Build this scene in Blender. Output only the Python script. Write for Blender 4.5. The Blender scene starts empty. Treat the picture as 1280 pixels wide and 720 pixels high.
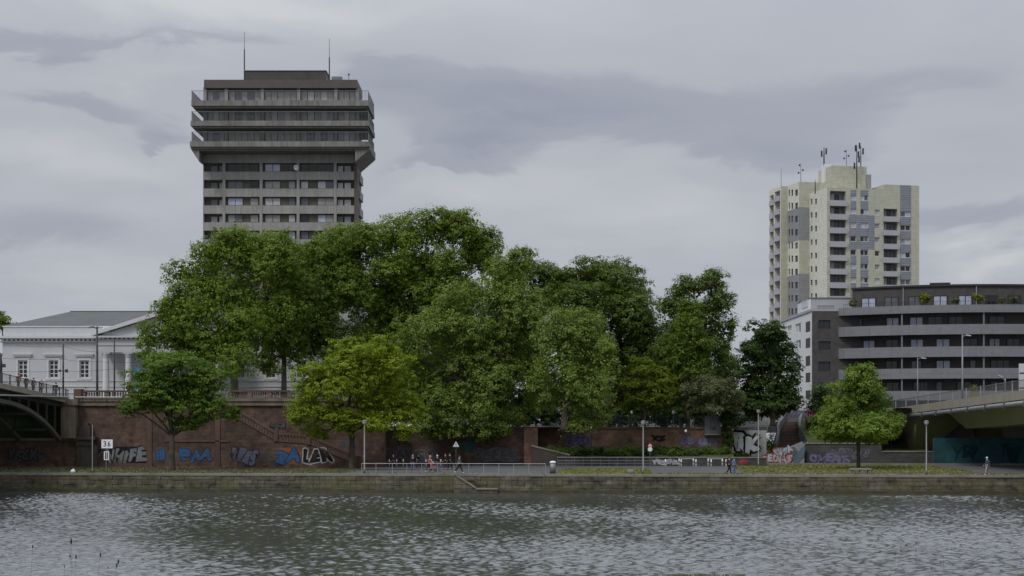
import bpy, math, random
import numpy as np
from mathutils import Vector, Matrix
random.seed(7)
R = math.radians
SC = bpy.context.scene
COL = SC.collection
# ------------------------------------------------------------------ camera model
FOC, EYE, CX, HY = 1850.0, 7.0, 640.0, 528.0      # focal length in photo pixels, eye height, principal column, horizon row

class Fr:
    """A building frame: origin on the ground plan and a turn about z. x runs along the front, y into the depth."""
    def __init__(s, ox, oy, ang=0.0):
        s.ox, s.oy, s.c, s.s_ = ox, oy, math.cos(ang), math.sin(ang)
        s.T = Matrix.Translation((ox, oy, 0)) @ Matrix.Rotation(ang, 4, 'Z')
    def S(s, px, t):
        k = (px - CX) / FOC
        return (k*(s.oy + t*s.c) - s.ox + t*s.s_) / (s.c - k*s.s_)
    def Tt(s, px, S):
        k = (px - CX) / FOC
        return (s.ox + S*s.c - k*(s.oy + S*s.s_)) / (s.s_ + k*s.c)
    def Y(s, S, t): return s.oy + S*s.s_ + t*s.c
    def Z(s, py, S, t): return EYE - (py - HY)*s.Y(S, t)/FOC
    def W(s, S, t, z): return s.T @ Vector((S, t, z))
    def rect(s, x0, x1, y0, y1, t):
        a, b = s.S(x0, t), s.S(x1, t); m = (a+b)/2
        return a, b, s.Z(y1, m, t), s.Z(y0, m, t)
W0 = Fr(0, 0, 0)
def at(px, py, Y): return Vector(((px-CX)*Y/FOC, Y, EYE-(py-HY)*Y/FOC))

# ------------------------------------------------------------------ mesh builder
class MB:
    def __init__(s, T=None): s.v, s.f, s.m, s.mi, s.T = [], [], [], 0, T
    def add(s, vs, fs):
        o = len(s.v)
        for p in vs:
            p = Vector(p)
            s.v.append(s.T @ p if s.T is not None else p)
        for f in fs: s.f.append(tuple(i+o for i in f)); s.m.append(s.mi)
        return s
    def box(s, x0, x1, y0, y1, z0, z1):
        if x0 > x1: x0, x1 = x1, x0
        if y0 > y1: y0, y1 = y1, y0
        if z0 > z1: z0, z1 = z1, z0
        return s.hexa([(x0,y0,z0),(x1,y0,z0),(x1,y1,z0),(x0,y1,z0),(x0,y0,z1),(x1,y0,z1),(x1,y1,z1),(x0,y1,z1)])
    def hexa(s, p):
        return s.add(p, [(0,3,2,1),(4,5,6,7),(0,1,5,4),(1,2,6,5),(2,3,7,6),(3,0,4,7)])
    def quad(s, a, b, c, d): return s.add([a,b,c,d], [(0,1,2,3)])
    def prism(s, poly, y0, y1):           # polygon in (x,z), swept along y
        n = len(poly)
        vs = [(x,y0,z) for x,z in poly] + [(x,y1,z) for x,z in poly]
        fs = [tuple(range(n)), tuple(range(2*n-1, n-1, -1))]
        fs += [(i, i+n, (i+1)%n+n, (i+1)%n) for i in range(n)]
        return s.add(vs, fs)
    def prismx(s, poly, x0, x1):          # polygon in (y,z), swept along x
        n = len(poly)
        vs = [(x0,y,z) for y,z in poly] + [(x1,y,z) for y,z in poly]
        fs = [tuple(range(n)), tuple(range(2*n-1, n-1, -1))]
        fs += [(i, i+n, (i+1)%n+n, (i+1)%n) for i in range(n)]
        return s.add(vs, fs)
    def tube(s, pts, r, n=7):
        pts = [Vector(p) for p in pts]; m = len(pts)
        rs = r if isinstance(r, (list, tuple)) else [r]*m
        vs, fs = [], []
        for i, p in enumerate(pts):
            d = (pts[min(i+1,m-1)] - pts[max(i-1,0)]).normalized()
            u = d.cross(Vector((0,0,1)) if abs(d.z) < .9 else Vector((1,0,0))).normalized(); w = d.cross(u)
            for k in range(n):
                a = 2*math.pi*k/n
                vs.append(p + (u*math.cos(a) + w*math.sin(a))*rs[i])
        for i in range(m-1):
            for k in range(n):
                fs.append((i*n+k, i*n+(k+1)%n, (i+1)*n+(k+1)%n, (i+1)*n+k))
        fs.append(tuple(range(n-1,-1,-1))); fs.append(tuple(range((m-1)*n, m*n)))
        return s.add(vs, fs)
    def lathe(s, prof, c=(0,0,0), n=12):
        c = Vector(c); vs, fs = [], []; m = len(prof)
        for r, z in prof:
            for k in range(n):
                a = 2*math.pi*k/n; vs.append(c + Vector((r*math.cos(a), r*math.sin(a), z)))
        for i in range(m-1):
            for k in range(n): fs.append((i*n+k, i*n+(k+1)%n, (i+1)*n+(k+1)%n, (i+1)*n+k))
        fs.append(tuple(range(n-1,-1,-1))); fs.append(tuple(range((m-1)*n, m*n)))
        return s.add(vs, fs)
    def ball(s, c, rx, ry=None, rz=None, n=10, m=6):
        ry = ry or rx; rz = rz or rx; c = Vector(c)
        vs = [c + Vector((0,0,-rz))]
        for i in range(1, m):
            b = -math.pi/2 + math.pi*i/m
            for k in range(n):
                a = 2*math.pi*k/n
                vs.append(c + Vector((rx*math.cos(b)*math.cos(a), ry*math.cos(b)*math.sin(a), rz*math.sin(b))))
        vs.append(c + Vector((0,0,rz))); L = len(vs)-1
        fs = [(0, 1+(k+1)%n, 1+k) for k in range(n)]
        for i in range(m-2):
            for k in range(n):
                fs.append((1+i*n+k, 1+i*n+(k+1)%n, 1+(i+1)*n+(k+1)%n, 1+(i+1)*n+k))
        fs += [(1+(m-2)*n+k, 1+(m-2)*n+(k+1)%n, L) for k in range(n)]
        return s.add(vs, fs)
    def build(s, name, mat, parent=None, loc=None, smooth=False):
        L = BASE.get(parent, Vector((0,0,0))) if parent is not None else Vector(loc or (0,0,0))
        me = bpy.data.meshes.new(name)
        me.from_pydata([tuple(v-L) for v in s.v], [], s.f)
        mats = mat if isinstance(mat, (list, tuple)) else [mat]
        for mm in mats: me.materials.append(mm)
        if len(mats) > 1: me.polygons.foreach_set('material_index', s.m)
        if smooth: me.polygons.foreach_set('use_smooth', [True]*len(s.f))
        me.update()
        return link(name, me, parent, L)
BASE = {}
def link(name, me, parent=None, L=Vector((0,0,0))):
    o = bpy.data.objects.new(name, me); COL.objects.link(o)
    if parent is not None: o.parent = parent
    else: o.location = L
    BASE[o] = Vector(L)
    return o
def tag(o, label=None, cat=None, group=None, kind=None):
    if label: o['label'] = label
    if cat: o['category'] = cat
    if group: o['group'] = group
    if kind: o['kind'] = kind
    return o
def thing(name, label, cat, loc=(0,0,0), group=None):
    o = bpy.data.objects.new(name, None); COL.objects.link(o)
    o.empty_display_size = .3; o.location = loc; BASE[o] = Vector(loc)
    return tag(o, label, cat, group)
def copy_tree(o, loc=None, label=None, rz=None):
    def rec(a, par):
        c = a.copy(); COL.objects.link(c)
        if par is not None: c.parent = par
        for ch in list(a.children): rec(ch, c)
        return c
    c = rec(o, None)
    if loc is not None: c.location = loc
    if rz is not None: c.rotation_euler[2] = rz
    if label: c['label'] = label
    return c
ORD = ['first','second','third','fourth','fifth','sixth','seventh','eighth','ninth','tenth','eleventh','twelfth','thirteenth','fourteenth','fifteenth','sixteenth']

# ------------------------------------------------------------------ materials
class NT:
    def __init__(s, mat):
        mat.use_nodes = True; s.t = mat.node_tree; s.n = s.t.nodes; s.n.clear()
    def node(s, typ, **kw):
        n = s.n.new(typ)
        for k, v in kw.items():
            if k.startswith('i_'):
                key = k[2:].replace('_', ' ')
                n.inputs[key].default_value = v
            else: setattr(n, k, v)
        return n
    def lk(s, a, b): s.t.links.new(a, b)
    def ramp(s, fac, stops):
        r = s.node('ShaderNodeValToRGB'); s.lk(fac, r.inputs['Fac'])
        e = r.color_ramp.elements
        while len(e) < len(stops): e.new(.5)
        for x, (p, c) in zip(e, stops):
            x.position = p; x.color = (*c, 1) if len(c) == 3 else c
        return r
    def mix(s, fac, a, b, blend='MIX'):
        m = s.node('ShaderNodeMix', data_type='RGBA', blend_type=blend)
        for inp, val in ((m.inputs['Factor'], fac), (m.inputs[6], a), (m.inputs[7], b)):
            if isinstance(val, (int, float)): inp.default_value = val
            elif isinstance(val, tuple): inp.default_value = (*val, 1) if len(val) == 3 else val
            else: s.lk(val, inp)
        return m.outputs[2]
    def math(s, op, a, b=0.0, c=0.0, clamp=False):
        m = s.node('ShaderNodeMath', operation=op, use_clamp=clamp)
        for i, val in enumerate((a, b, c)):
            if isinstance(val, (int, float)): m.inputs[i].default_value = val
            else: s.lk(val, m.inputs[i])
        return m.outputs[0]
def noise_n(t, vec, scale, detail=4, rough=.55, dist=0.):
    n = t.node('ShaderNodeTexNoise'); n.inputs['Scale'].default_value = scale; n.inputs['Detail'].default_value = detail
    n.inputs['Roughness'].default_value = rough; n.inputs['Distortion'].default_value = dist
    t.lk(vec, n.inputs['Vector']); return n.outputs['Fac']
def coords(t, scale=(1,1,1)):
    g = t.node('ShaderNodeNewGeometry')
    m = t.node('ShaderNodeMapping'); m.inputs['Scale'].default_value = scale
    t.lk(g.outputs['Position'], m.inputs['Vector']); return m.outputs['Vector']
def lin(r, g, b):
    f = lambda c: ((c/255+.055)/1.055)**2.4 if c > 10 else c/255/12.92
    return (f(r), f(g), f(b))
def sc(c, k): return tuple(min(1, x*k) for x in c)

def mat(name, col, rough=.75, var=.25, scale=.6, fine=6., streak=0., bump=0., bscale=10., metal=0., spec=.3, dirt=None):
    """Plain surface with two scales of tone variation, optional rain streaks and a little relief."""
    m = bpy.data.materials.new(name); t = NT(m)
    b = t.node('ShaderNodeBsdfPrincipled'); o = t.node('ShaderNodeOutputMaterial'); t.lk(b.outputs[0], o.inputs[0])
    v = coords(t)
    n1 = noise_n(t, v, scale, 5, .6); n2 = noise_n(t, v, fine, 3, .6)
    f = t.math('ADD', t.math('MULTIPLY', n1, .65), t.math('MULTIPLY', n2, .35))
    if streak:
        n3 = noise_n(t, coords(t, (2.2, 2.2, .12)), 1.3, 4, .6)
        f = t.math('ADD', t.math('MULTIPLY', f, 1-streak), t.math('MULTIPLY', n3, streak))
    r = t.ramp(f, [(.3, sc(col, 1-var)), (.52, col), (.72, sc(col, 1+var*.7))])
    c = r.outputs[0]
    if dirt:
        n4 = noise_n(t, coords(t, (1, 1, .5)), .35, 6, .65)
        c = t.mix(t.ramp(n4, [(.5, (0,0,0)), (.68, (.75,.75,.75))]).outputs[0], c, dirt)
    t.lk(c, b.inputs['Base Color'])
    b.inputs['Roughness'].default_value = rough; b.inputs['Metallic'].default_value = metal; b.inputs['Specular IOR Level'].default_value = spec
    if bump:
        bp = t.node('ShaderNodeBump'); bp.inputs['Strength'].default_value = bump; bp.inputs['Distance'].default_value = .05
        t.lk(noise_n(t, v, bscale, 5, .65), bp.inputs['Height']); t.lk(bp.outputs[0], b.inputs['Normal'])
    return m

def masonry(name, c1, c2, mortar, bw, bh, axis='X', ms=.012, var=.5, dirt=None, rough=.9, bump=.4, dscale=.3, dlo=.47):
    """Block or panel work: brick pattern in world metres with stains."""
    m = bpy.data.materials.new(name); t = NT(m)
    b = t.node('ShaderNodeBsdfPrincipled'); o = t.node('ShaderNodeOutputMaterial'); t.lk(b.outputs[0], o.inputs[0])
    g = t.node('ShaderNodeNewGeometry'); s = t.node('ShaderNodeSeparateXYZ'); t.lk(g.outputs['Position'], s.inputs[0])
    cb = t.node('ShaderNodeCombineXYZ')
    if axis == 'XY': t.lk(t.math('ADD', s.outputs[0], t.math('MULTIPLY', s.outputs[1], .83)), cb.inputs[0])
    else: t.lk(s.outputs[axis], cb.inputs[0])
    t.lk(s.outputs['Z'], cb.inputs[1])
    br = t.node('ShaderNodeTexBrick'); t.lk(cb.outputs[0], br.inputs['Vector'])
    br.inputs['Color1'].default_value = (*c1, 1); br.inputs['Color2'].default_value = (*c2, 1); br.inputs['Mortar'].default_value = (*mortar, 1)
    br.inputs['Scale'].default_value = 1; br.inputs['Mortar Size'].default_value = ms; br.inputs['Brick Width'].default_value = bw; br.inputs['Row Height'].default_value = bh
    br.inputs['Mortar Smooth'].default_value = .3
    v = coords(t)
    n = noise_n(t, v, 1.1, 6, .65)
    c = t.mix(1.0, br.outputs['Color'], t.ramp(n, [(.3, (1-var,)*3), (.55, (1,1,1)), (.75, (1+var*.5,)*3)]).outputs[0], 'MULTIPLY')
    if dirt:
        n4 = noise_n(t, coords(t, (1, 1, .6)), dscale, 6, .65)
        c = t.mix(t.ramp(n4, [(dlo, (0,0,0)), (dlo+.19, (.85,.85,.85))]).outputs[0], c, dirt)
    t.lk(c, b.inputs['Base Color']); b.inputs['Roughness'].default_value = rough; b.inputs['Specular IOR Level'].default_value = .2
    bp = t.node('ShaderNodeBump'); bp.inputs['Strength'].default_value = bump; bp.inputs['Distance'].default_value = .04
    h = t.math('ADD', t.math('MULTIPLY', br.outputs['Fac'], -.8), noise_n(t, v, 7, 5, .65))
    t.lk(h, bp.inputs['Height']); t.lk(bp.outputs[0], b.inputs['Normal'])
    return m

def foliage(name, dark, mid, light, trans=.25):
    m = bpy.data.materials.new(name); t = NT(m)
    o = t.node('ShaderNodeOutputMaterial')
    g = t.node('ShaderNodeNewGeometry'); v = coords(t)
    n = noise_n(t, v, .55, 3, .6)
    f = t.math('ADD', t.math('MULTIPLY', g.outputs['Random Per Island'], .34), t.math('MULTIPLY', n, .72))
    c = t.ramp(f, [(.18, dark), (.5, mid), (.88, light)]).outputs[0]
    b = t.node('ShaderNodeBsdfPrincipled'); t.lk(c, b.inputs['Base Color']); b.inputs['Roughness'].default_value = .55; b.inputs['Specular IOR Level'].default_value = .14
    tr = t.node('ShaderNodeBsdfTranslucent'); t.lk(t.mix(1.0, c, (1.25, 1.3, .55), 'MULTIPLY'), tr.inputs['Color'])
    ms = t.node('ShaderNodeMixShader'); ms.inputs[0].default_value = trans
    t.lk(b.outputs[0], ms.inputs[1]); t.lk(tr.outputs[0], ms.inputs[2]); t.lk(ms.outputs[0], o.inputs[0])
    return m

def glass(name, col, rough=.06, spec=.5, var=.3):
    m = mat(name, col, rough=rough, var=var, scale=.9, fine=3, spec=spec)
    return m

M = {}
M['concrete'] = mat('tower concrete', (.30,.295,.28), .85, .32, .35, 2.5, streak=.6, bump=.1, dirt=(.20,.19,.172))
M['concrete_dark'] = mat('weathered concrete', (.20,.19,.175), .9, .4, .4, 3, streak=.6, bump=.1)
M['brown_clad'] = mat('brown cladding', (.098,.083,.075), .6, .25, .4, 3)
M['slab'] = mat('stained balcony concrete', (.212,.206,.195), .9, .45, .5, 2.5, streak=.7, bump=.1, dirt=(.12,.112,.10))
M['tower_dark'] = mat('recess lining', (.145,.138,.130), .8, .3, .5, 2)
M['tower_olive'] = mat('brown window panel', (.088,.082,.066), .5, .3, .6, 3)
M['plant_dark'] = mat('plant room metal', (.07,.062,.058), .5, .3, .6, 3)
M['metal_dark'] = mat('dark painted steel', (.045,.047,.05), .5, .2, 1, 6, metal=.3)
M['metal_mid'] = mat('grey galvanised steel', (.20,.205,.21), .45, .2, 1, 6, metal=.4)
M['metal_light'] = mat('pale galvanised steel', (.36,.37,.38), .45, .2, 1, 6, metal=.3)
M['white_paint'] = mat('white paint', (.72,.72,.71), .5, .1, 1, 5)
M['frame_white'] = mat('white window frame', (.62,.62,.63), .5, .1, 1, 5)
M['glass_dark'] = glass('dark window glass', (.018,.02,.024))
M['glass_mid'] = glass('hazy window glass', (.10,.105,.12), .08)
M['glass_sky'] = glass('window glass with painted sky reflection', (.40,.43,.54), .1)  # bright bluish base colour stands in for reflected sky
M['curtain'] = mat('pale curtain behind glass', (.42,.42,.43), .25, .25, 2.5, 9, spec=.5)
M['curtain_grey'] = mat('grey curtain behind glass', (.27,.27,.26), .25, .35, 1.4, 6, spec=.5)
M['stucco'] = mat('pale grey stucco', (.50,.51,.525), .85, .1, .3, 3, streak=.3, bump=.05)
M['stucco_trim'] = mat('pale stone trim', (.60,.60,.60), .85, .12, .5, 4, streak=.3)
M['slate'] = mat('slate roof', (.105,.11,.115), .7, .2, .5, 5, bump=.2)
M['yellow_pan'] = masonry('yellow cladding panels', (.485,.48,.385), (.465,.46,.37), (.38,.38,.29), 3.2, .47, 'XY', .035, .16, rough=.7, bump=.1)
M['yellow_lit'] = masonry('sunlit yellow cladding panels', (.66,.66,.575), (.64,.64,.555), (.46,.46,.40), 3.2, .47, 'XY', .035, .14, rough=.7, bump=.1)  # lighter copy of the yellow panels, painting sun on the left faces
M['grey_pan'] = masonry('blue grey cladding panels', (.26,.275,.31), (.245,.26,.295), (.13,.14,.16), 3.2, .47, 'XY', .045, .12, rough=.7, bump=.1)
M['grey_pan2'] = masonry('grey cladding panels', (.28,.285,.295), (.27,.275,.285), (.15,.15,.16), 3.2, .45, 'XY', .02, .12, rough=.7, bump=.1)
M['balc'] = mat('balcony parapet', (.40,.40,.43), .7, .12, .5, 4, streak=.3)
M['loggia'] = mat('loggia wall', (.34,.34,.33), .8, .3, .8, 3)
M['dark_brick'] = masonry('dark brown brick', (.092,.085,.083), (.078,.072,.071), (.066,.062,.061), .5, .12, 'XY', .01, .25, rough=.85, bump=.15)
M['band'] = masonry('grey metal balcony cladding', (.205,.207,.222), (.192,.195,.21), (.10,.10,.11), 1.5, 1.7, 'XY', .012, .12, rough=.55, bump=.05)
M['white_wall'] = mat('white render', (.66,.67,.68), .8, .08, .4, 4, streak=.25)
M['grey_render'] = mat('grey lilac render and shaded white', (.36,.36,.39), .8, .1, .4, 4, streak=.25)
M['sandstone'] = masonry('red sandstone blocks', (.155,.098,.075), (.105,.069,.055), (.092,.068,.056), .95, .42, 'X', .014, .55, dirt=(.055,.045,.038), bump=.6)
M['brick_light'] = masonry('orange brown bricks', (.235,.135,.092), (.165,.098,.070), (.135,.095,.075), .75, .32, 'X', .014, .5, dirt=(.10,.070,.052), bump=.5)
M['sandstone_trim'] = mat('red sandstone trim', (.125,.075,.058), .9, .4, .6, 5, streak=.4, bump=.3, dirt=(.06,.05,.045))
M['balustrade'] = mat('weathered sandstone baluster', (.15,.115,.095), .9, .4, .8, 6, streak=.3, bump=.3)
M['abut'] = mat('beige stone', (.20,.165,.125), .9, .4, .5, 4, streak=.5, bump=.3, dirt=(.07,.06,.05))
M['quay'] = masonry('quay stone', (.160,.142,.108), (.092,.084,.064), (.085,.078,.060), 1.25, .42, 'X', .03, .75, dirt=(.12,.112,.05), bump=.9, dscale=.22)
M['coping'] = mat('quay coping stone', (.20,.195,.165), .9, .3, .5, 5, bump=.3, dirt=(.12,.12,.07))
M['moss'] = mat('mossy footing', (.055,.055,.028), .8, .5, .8, 5, bump=.6, dirt=(.03,.033,.016))
M['asphalt'] = mat('promenade asphalt', (.115,.115,.12), .95, .3, .25, 4, bump=.2, spec=.06)
M['street'] = mat('terrace paving', (.10,.098,.09), .95, .3, .3, 4, spec=.04)
M['lawn_dull'] = mat('trodden dull lawn', (.118,.118,.062), .95, .4, .35, 7, bump=.6, dirt=(.125,.112,.075))  # dull green brown turf colour
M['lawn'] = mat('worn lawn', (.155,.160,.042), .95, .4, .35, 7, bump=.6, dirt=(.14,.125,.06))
M['soil'] = mat('planted soil', (.035,.033,.02), .95, .4, .6, 5, bump=.5)
M['bank'] = mat('river bank earth', (.10,.085,.055), .95, .4, .6, 5, bump=.5)
M['grey_stone'] = masonry('grey retaining stone', (.085,.085,.08), (.068,.068,.064), (.05,.05,.046), .7, .35, 'X', .015, .4, dirt=(.06,.06,.055), bump=.5)
M['grey_conc'] = mat('grey concrete', (.22,.225,.235), .85, .3, .5, 4, streak=.4, bump=.2)
M['white_conc'] = mat('pale painted concrete', (.34,.35,.33), .85, .25, .5, 4, streak=.5, bump=.2)
M['step_red'] = masonry('red brown brick steps', (.14,.075,.062), (.12,.065,.055), (.08,.05,.045), .6, .16, 'X', .02, .3, bump=.3)
M['deck'] = mat('beige concrete fascia', (.255,.235,.195), .85, .25, .5, 4, streak=.4, bump=.15)
M['olive'] = mat('olive painted girder', (.22,.235,.105), .7, .2, .5, 4, streak=.3)
M['steel_old'] = mat('old dark steel', (.040,.042,.040), .6, .3, .6, 5, metal=.2)
M['steel_rib'] = mat('weathered grey steel rib', (.085,.085,.078), .6, .3, .6, 5)
M['green_wall'] = mat('dark green wall under bridge', (.028,.05,.018), .9, .5, .5, 4)  # even dark green tone over the back wall
M['mural'] = mat('shade darkened turquoise mural paint', (.022,.080,.092), .9, .5, .3, 2, dirt=(.014,.042,.05))  # turquoise darkened to stand in for deep shade under the deck
M['rail_green'] = mat('dark blue green fence paint', (.035,.055,.058), .5, .2, 1, 6)
M['bark'] = mat('tree bark', (.070,.060,.045), .95, .5, 1.2, 6, bump=.8, bscale=5)
M['bark_pale'] = mat('mottled plane bark', (.15,.145,.115), .9, .55, 1.2, 5, bump=.5, bscale=4)
M['black'] = mat('black paint', (.012,.012,.014), .6, .2, 2, 8)
M['pipe'] = mat('zinc pipe', (.36,.37,.40), .4, .2, .8, 5, metal=.5)
def flat(name, c, rough=.8, var=.18): return mat(name, c, rough, var, 1.5, 7)
M['p_blue'] = flat('blue spray paint', (.055,.15,.33)); M['p_buff'] = flat('buffed wall paint', (.135,.108,.095), var=.4); M['p_bright'] = flat('bright white paint', (.66,.66,.66)); M['p_deep'] = flat('deep blue outline paint', (.022,.04,.11)); M['p_silver'] = flat('silver spray paint', (.25,.255,.27)); M['p_black'] = flat('black spray paint', (.018,.017,.022))
M['p_white'] = flat('white spray paint', (.45,.45,.47)); M['p_lilac'] = flat('lilac grey spray paint', (.17,.17,.235)); M['p_orange'] = flat('orange spray paint', (.34,.11,.045))
M['p_red'] = flat('red spray paint', (.42,.05,.05)); M['p_pink'] = flat('pink spray paint', (.40,.05,.16)); M['p_purple'] = flat('purple spray paint', (.13,.075,.24)); M['p_teal'] = flat('teal spray paint', (.04,.16,.14))
M['p_grey'] = flat('faded grey spray paint', (.105,.10,.10)); M['p_bluegrey'] = flat('faded blue spray paint', (.125,.15,.19)); M['p_navy'] = flat('dark navy mural paint', (.012,.045,.06))
M['p_yellow'] = flat('yellow board paint', (.75,.62,.04)); M['s_red'] = flat('sign red', (.55,.03,.03)); M['s_white'] = flat('sign white', (.75,.76,.78), .4); M['s_black'] = flat('sign black', (.015,.015,.02))
def spray(k, c, fade=(.085,.058,.047)):
    M[k] = masonry(k.replace('p_', 'weathered spray paint '), c, sc(c, .86), tuple(.55*a+.2*b for a, b in zip(c, fade)), .95, .42, 'X', .016, .3, dirt=fade, bump=.4, dscale=1.1, dlo=.54)
for k_, c_ in dict(p_blue=(.05,.125,.27), p_silver=(.215,.22,.23), p_black=(.018,.017,.022), p_lilac=(.17,.17,.235), p_orange=(.27,.10,.05), p_purple=(.115,.075,.20), p_teal=(.04,.13,.115), p_grey=(.105,.10,.10), p_bluegrey=(.125,.15,.19), p_buff=(.135,.108,.095), p_deep=(.022,.04,.11)).items(): spray(k_, c_)
spray('p_navy', (.012,.04,.05), (.022,.08,.098)); spray('p_white', (.44,.44,.46), (.2,.19,.19)); spray('p_red', (.30,.05,.05), (.2,.19,.19))
# foliage
def fol(n, k, a, b, c, **kw): M[n] = foliage(k, a, b, c, **kw)
fol('f_plane', 'plane tree leaves', (.072,.114,.016), (.140,.206,.028), (.245,.320,.058), trans=.32)
fol('f_plane2', 'plane tree leaves deep', (.060,.098,.015), (.118,.176,.027), (.205,.275,.050), trans=.3)
fol('f_pale', 'pale green leaves', (.082,.122,.022), (.160,.222,.044), (.285,.355,.105), trans=.32)
fol('f_yellow', 'yellow green leaves', (.105,.150,.012), (.200,.262,.022), (.32,.375,.048), trans=.35)
fol('f_small', 'small tree leaves', (.060,.088,.008), (.120,.160,.015), (.21,.25,.030), trans=.35)
fol('f_dark', 'dark leaves', (.046,.078,.014), (.094,.142,.028), (.175,.235,.052), trans=.3)
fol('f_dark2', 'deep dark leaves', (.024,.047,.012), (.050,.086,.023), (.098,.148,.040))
fol('f_olive', 'olive grey leaves', (.056,.072,.030), (.105,.126,.055), (.165,.185,.088))
fol('f_front', 'street tree leaves', (.048,.092,.013), (.100,.170,.023), (.185,.265,.048), trans=.3)
fol('f_bright', 'fresh green leaves', (.062,.112,.016), (.135,.210,.030), (.24,.32,.065), trans=.3)
fol('f_grass', 'dry grass', (.05,.055,.02), (.13,.125,.06), (.30,.28,.17))
fol('f_palm', 'terrace plant leaves', (.06,.08,.012), (.15,.165,.025), (.26,.27,.05))
EXPO = 0.0
SKY_GAIN, SKY_TOP = 1.03, 2.3
SKY_DARK = [(620,118,165,38,.62),(590,178,90,24,.62),(470,92,80,16,.35),(800,150,170,34,.45),(980,180,150,30,.42),(20,82,85,20,.50),(130,72,90,12,.22),(275,62,130,16,.38),(100,142,110,13,.42),(210,166,34,13,.55),(70,300,170,40,.42),(1225,285,120,28,.55),(1130,120,220,34,.35),(560,205,130,10,.3)]
SKY_LIGHT = [(830,275,150,40,.16),(700,230,90,25,.10),(1240,332,60,14,.30),(250,14,240,22,.18),(80,205,150,24,.18),(580,240,70,20,.12),(400,20,260,36,.10),(120,366,120,20,.10),(200,100,120,16,.10)]
# ------------------------------------------------------------------ foliage
def leaf_cloud(name, lobes, material, parent, rng, dens=1.0, leaf=.36, flat=.75, droop=0.0, clump=.75, shell=.45, lump=.16, inner=1.):
    """lobes: (centre, rx, ry, rz) in metres. Thousands of separate diamond leaves in clumps through the crown's volume."""
    P, Nn, SZ = [], [], []
    for (c, rx, ry, rz) in lobes:
        c = np.array(c); rad = np.array([rx, ry, rz])
        area = 4*math.pi*((rx*ry)**1.6/3 + (rx*rz)**1.6/3 + (ry*rz)**1.6/3)**(1/1.6)
        n = max(12, int(area*2.5*dens/(clump*clump)*.62))
        K = 11                                                   # boughs: smaller masses standing out of the lobe
        bd = rng.normal(size=(K, 3)); bd[:, 2] = bd[:, 2]*.8+.12; bd /= np.linalg.norm(bd, axis=1)[:, None]
        bc = bd*rng.uniform(.45, .80, K)[:, None]; br = rng.uniform(.32, .56, K)
        kk = rng.choice(K, n, p=br**2/np.sum(br**2))
        d = rng.normal(size=(n, 3)); d[:, 2] += .40; d += bd[kk]*.55; d /= np.linalg.norm(d, axis=1)[:, None]
        ph = rng.uniform(0, 6.28, 4)
        wob = 1 + lump*(np.sin(d[:,0]*4.1+ph[0]+kk)*np.sin(d[:,2]*3.7+ph[1]) + .6*np.sin(d[:,1]*6.3+ph[2]+d[:,2]*5.1))
        rr = (1 - shell*rng.random(n)**1.7)*wob
        ns = max(2, n//16); rr[:ns] = wob[:ns]*rng.uniform(1.0, 1.2, ns)          # loose sprigs beyond the outline
        ctr = c + (bc[kk] + d*(rr*br[kk])[:, None])*rad
        k = 15
        cl = np.repeat(ctr, k, axis=0); dd = np.repeat(d, k, axis=0)
        cs = clump*rng.uniform(.42, 1.1, n); cs[:ns] *= .7; cs = np.repeat(cs, k)
        off = np.clip(rng.normal(size=(n*k, 3)), -1.5, 1.5)*cs[:, None]*np.array([.44, .44, .44*flat])
        p = cl + off
        p[:, 2] -= droop*np.abs(off[:, 0])
        nn = dd*.75 + np.array([0, 0, .55]) + rng.normal(size=(n*k, 3))*.27
        P.append(p); Nn.append(nn); SZ.append(np.full(n*k, 1.))
        m = int(n*1.1*inner)                                     # larger sparse inner leaves
        d2 = rng.normal(size=(m, 3)); d2 /= np.linalg.norm(d2, axis=1)[:, None]
        P.append(c + d2*(rng.random(m)**.5*.62)[:, None]*rad); Nn.append(rng.normal(size=(m, 3))); SZ.append(np.full(m, 1.8))
    SZ = np.concatenate(SZ)
    P = np.concatenate(P); Nn = np.concatenate(Nn); Nn /= np.linalg.norm(Nn, axis=1)[:, None] + 1e-9
    N = len(P)
    a = np.cross(Nn, rng.normal(size=(N, 3))); a /= np.linalg.norm(a, axis=1)[:, None] + 1e-9
    b = np.cross(Nn, a)
    L = (leaf*.64*SZ*rng.uniform(.6, 1.35, N))[:, None]
    V = np.empty((N, 4, 3))
    V[:, 0] = P - a*L*.5; V[:, 1] = P + b*L*.40 + Nn*L*.08; V[:, 2] = P + a*L*.5; V[:, 3] = P - b*L*.40 + Nn*L*.08
    V = V.reshape(-1, 3) - np.array(BASE[parent])
    return quads_mesh(name, V, material, parent)
def quads_mesh(name, V, material, parent, L=None):
    n = len(V)//4
    me = bpy.data.meshes.new(name)
    me.vertices.add(n*4); me.vertices.foreach_set('co', V.astype(np.float32).ravel())
    me.loops.add(n*4); me.loops.foreach_set('vertex_index', np.arange(n*4, dtype=np.int32))
    me.polygons.add(n); me.polygons.foreach_set('loop_start', np.arange(0, n*4, 4, dtype=np.int32)); me.polygons.foreach_set('loop_total', np.full(n, 4, dtype=np.int32))
    me.materials.append(material); me.update(); me.validate()
    return link(name, me, parent, BASE[parent] if parent else Vector((0,0,0)))

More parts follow.
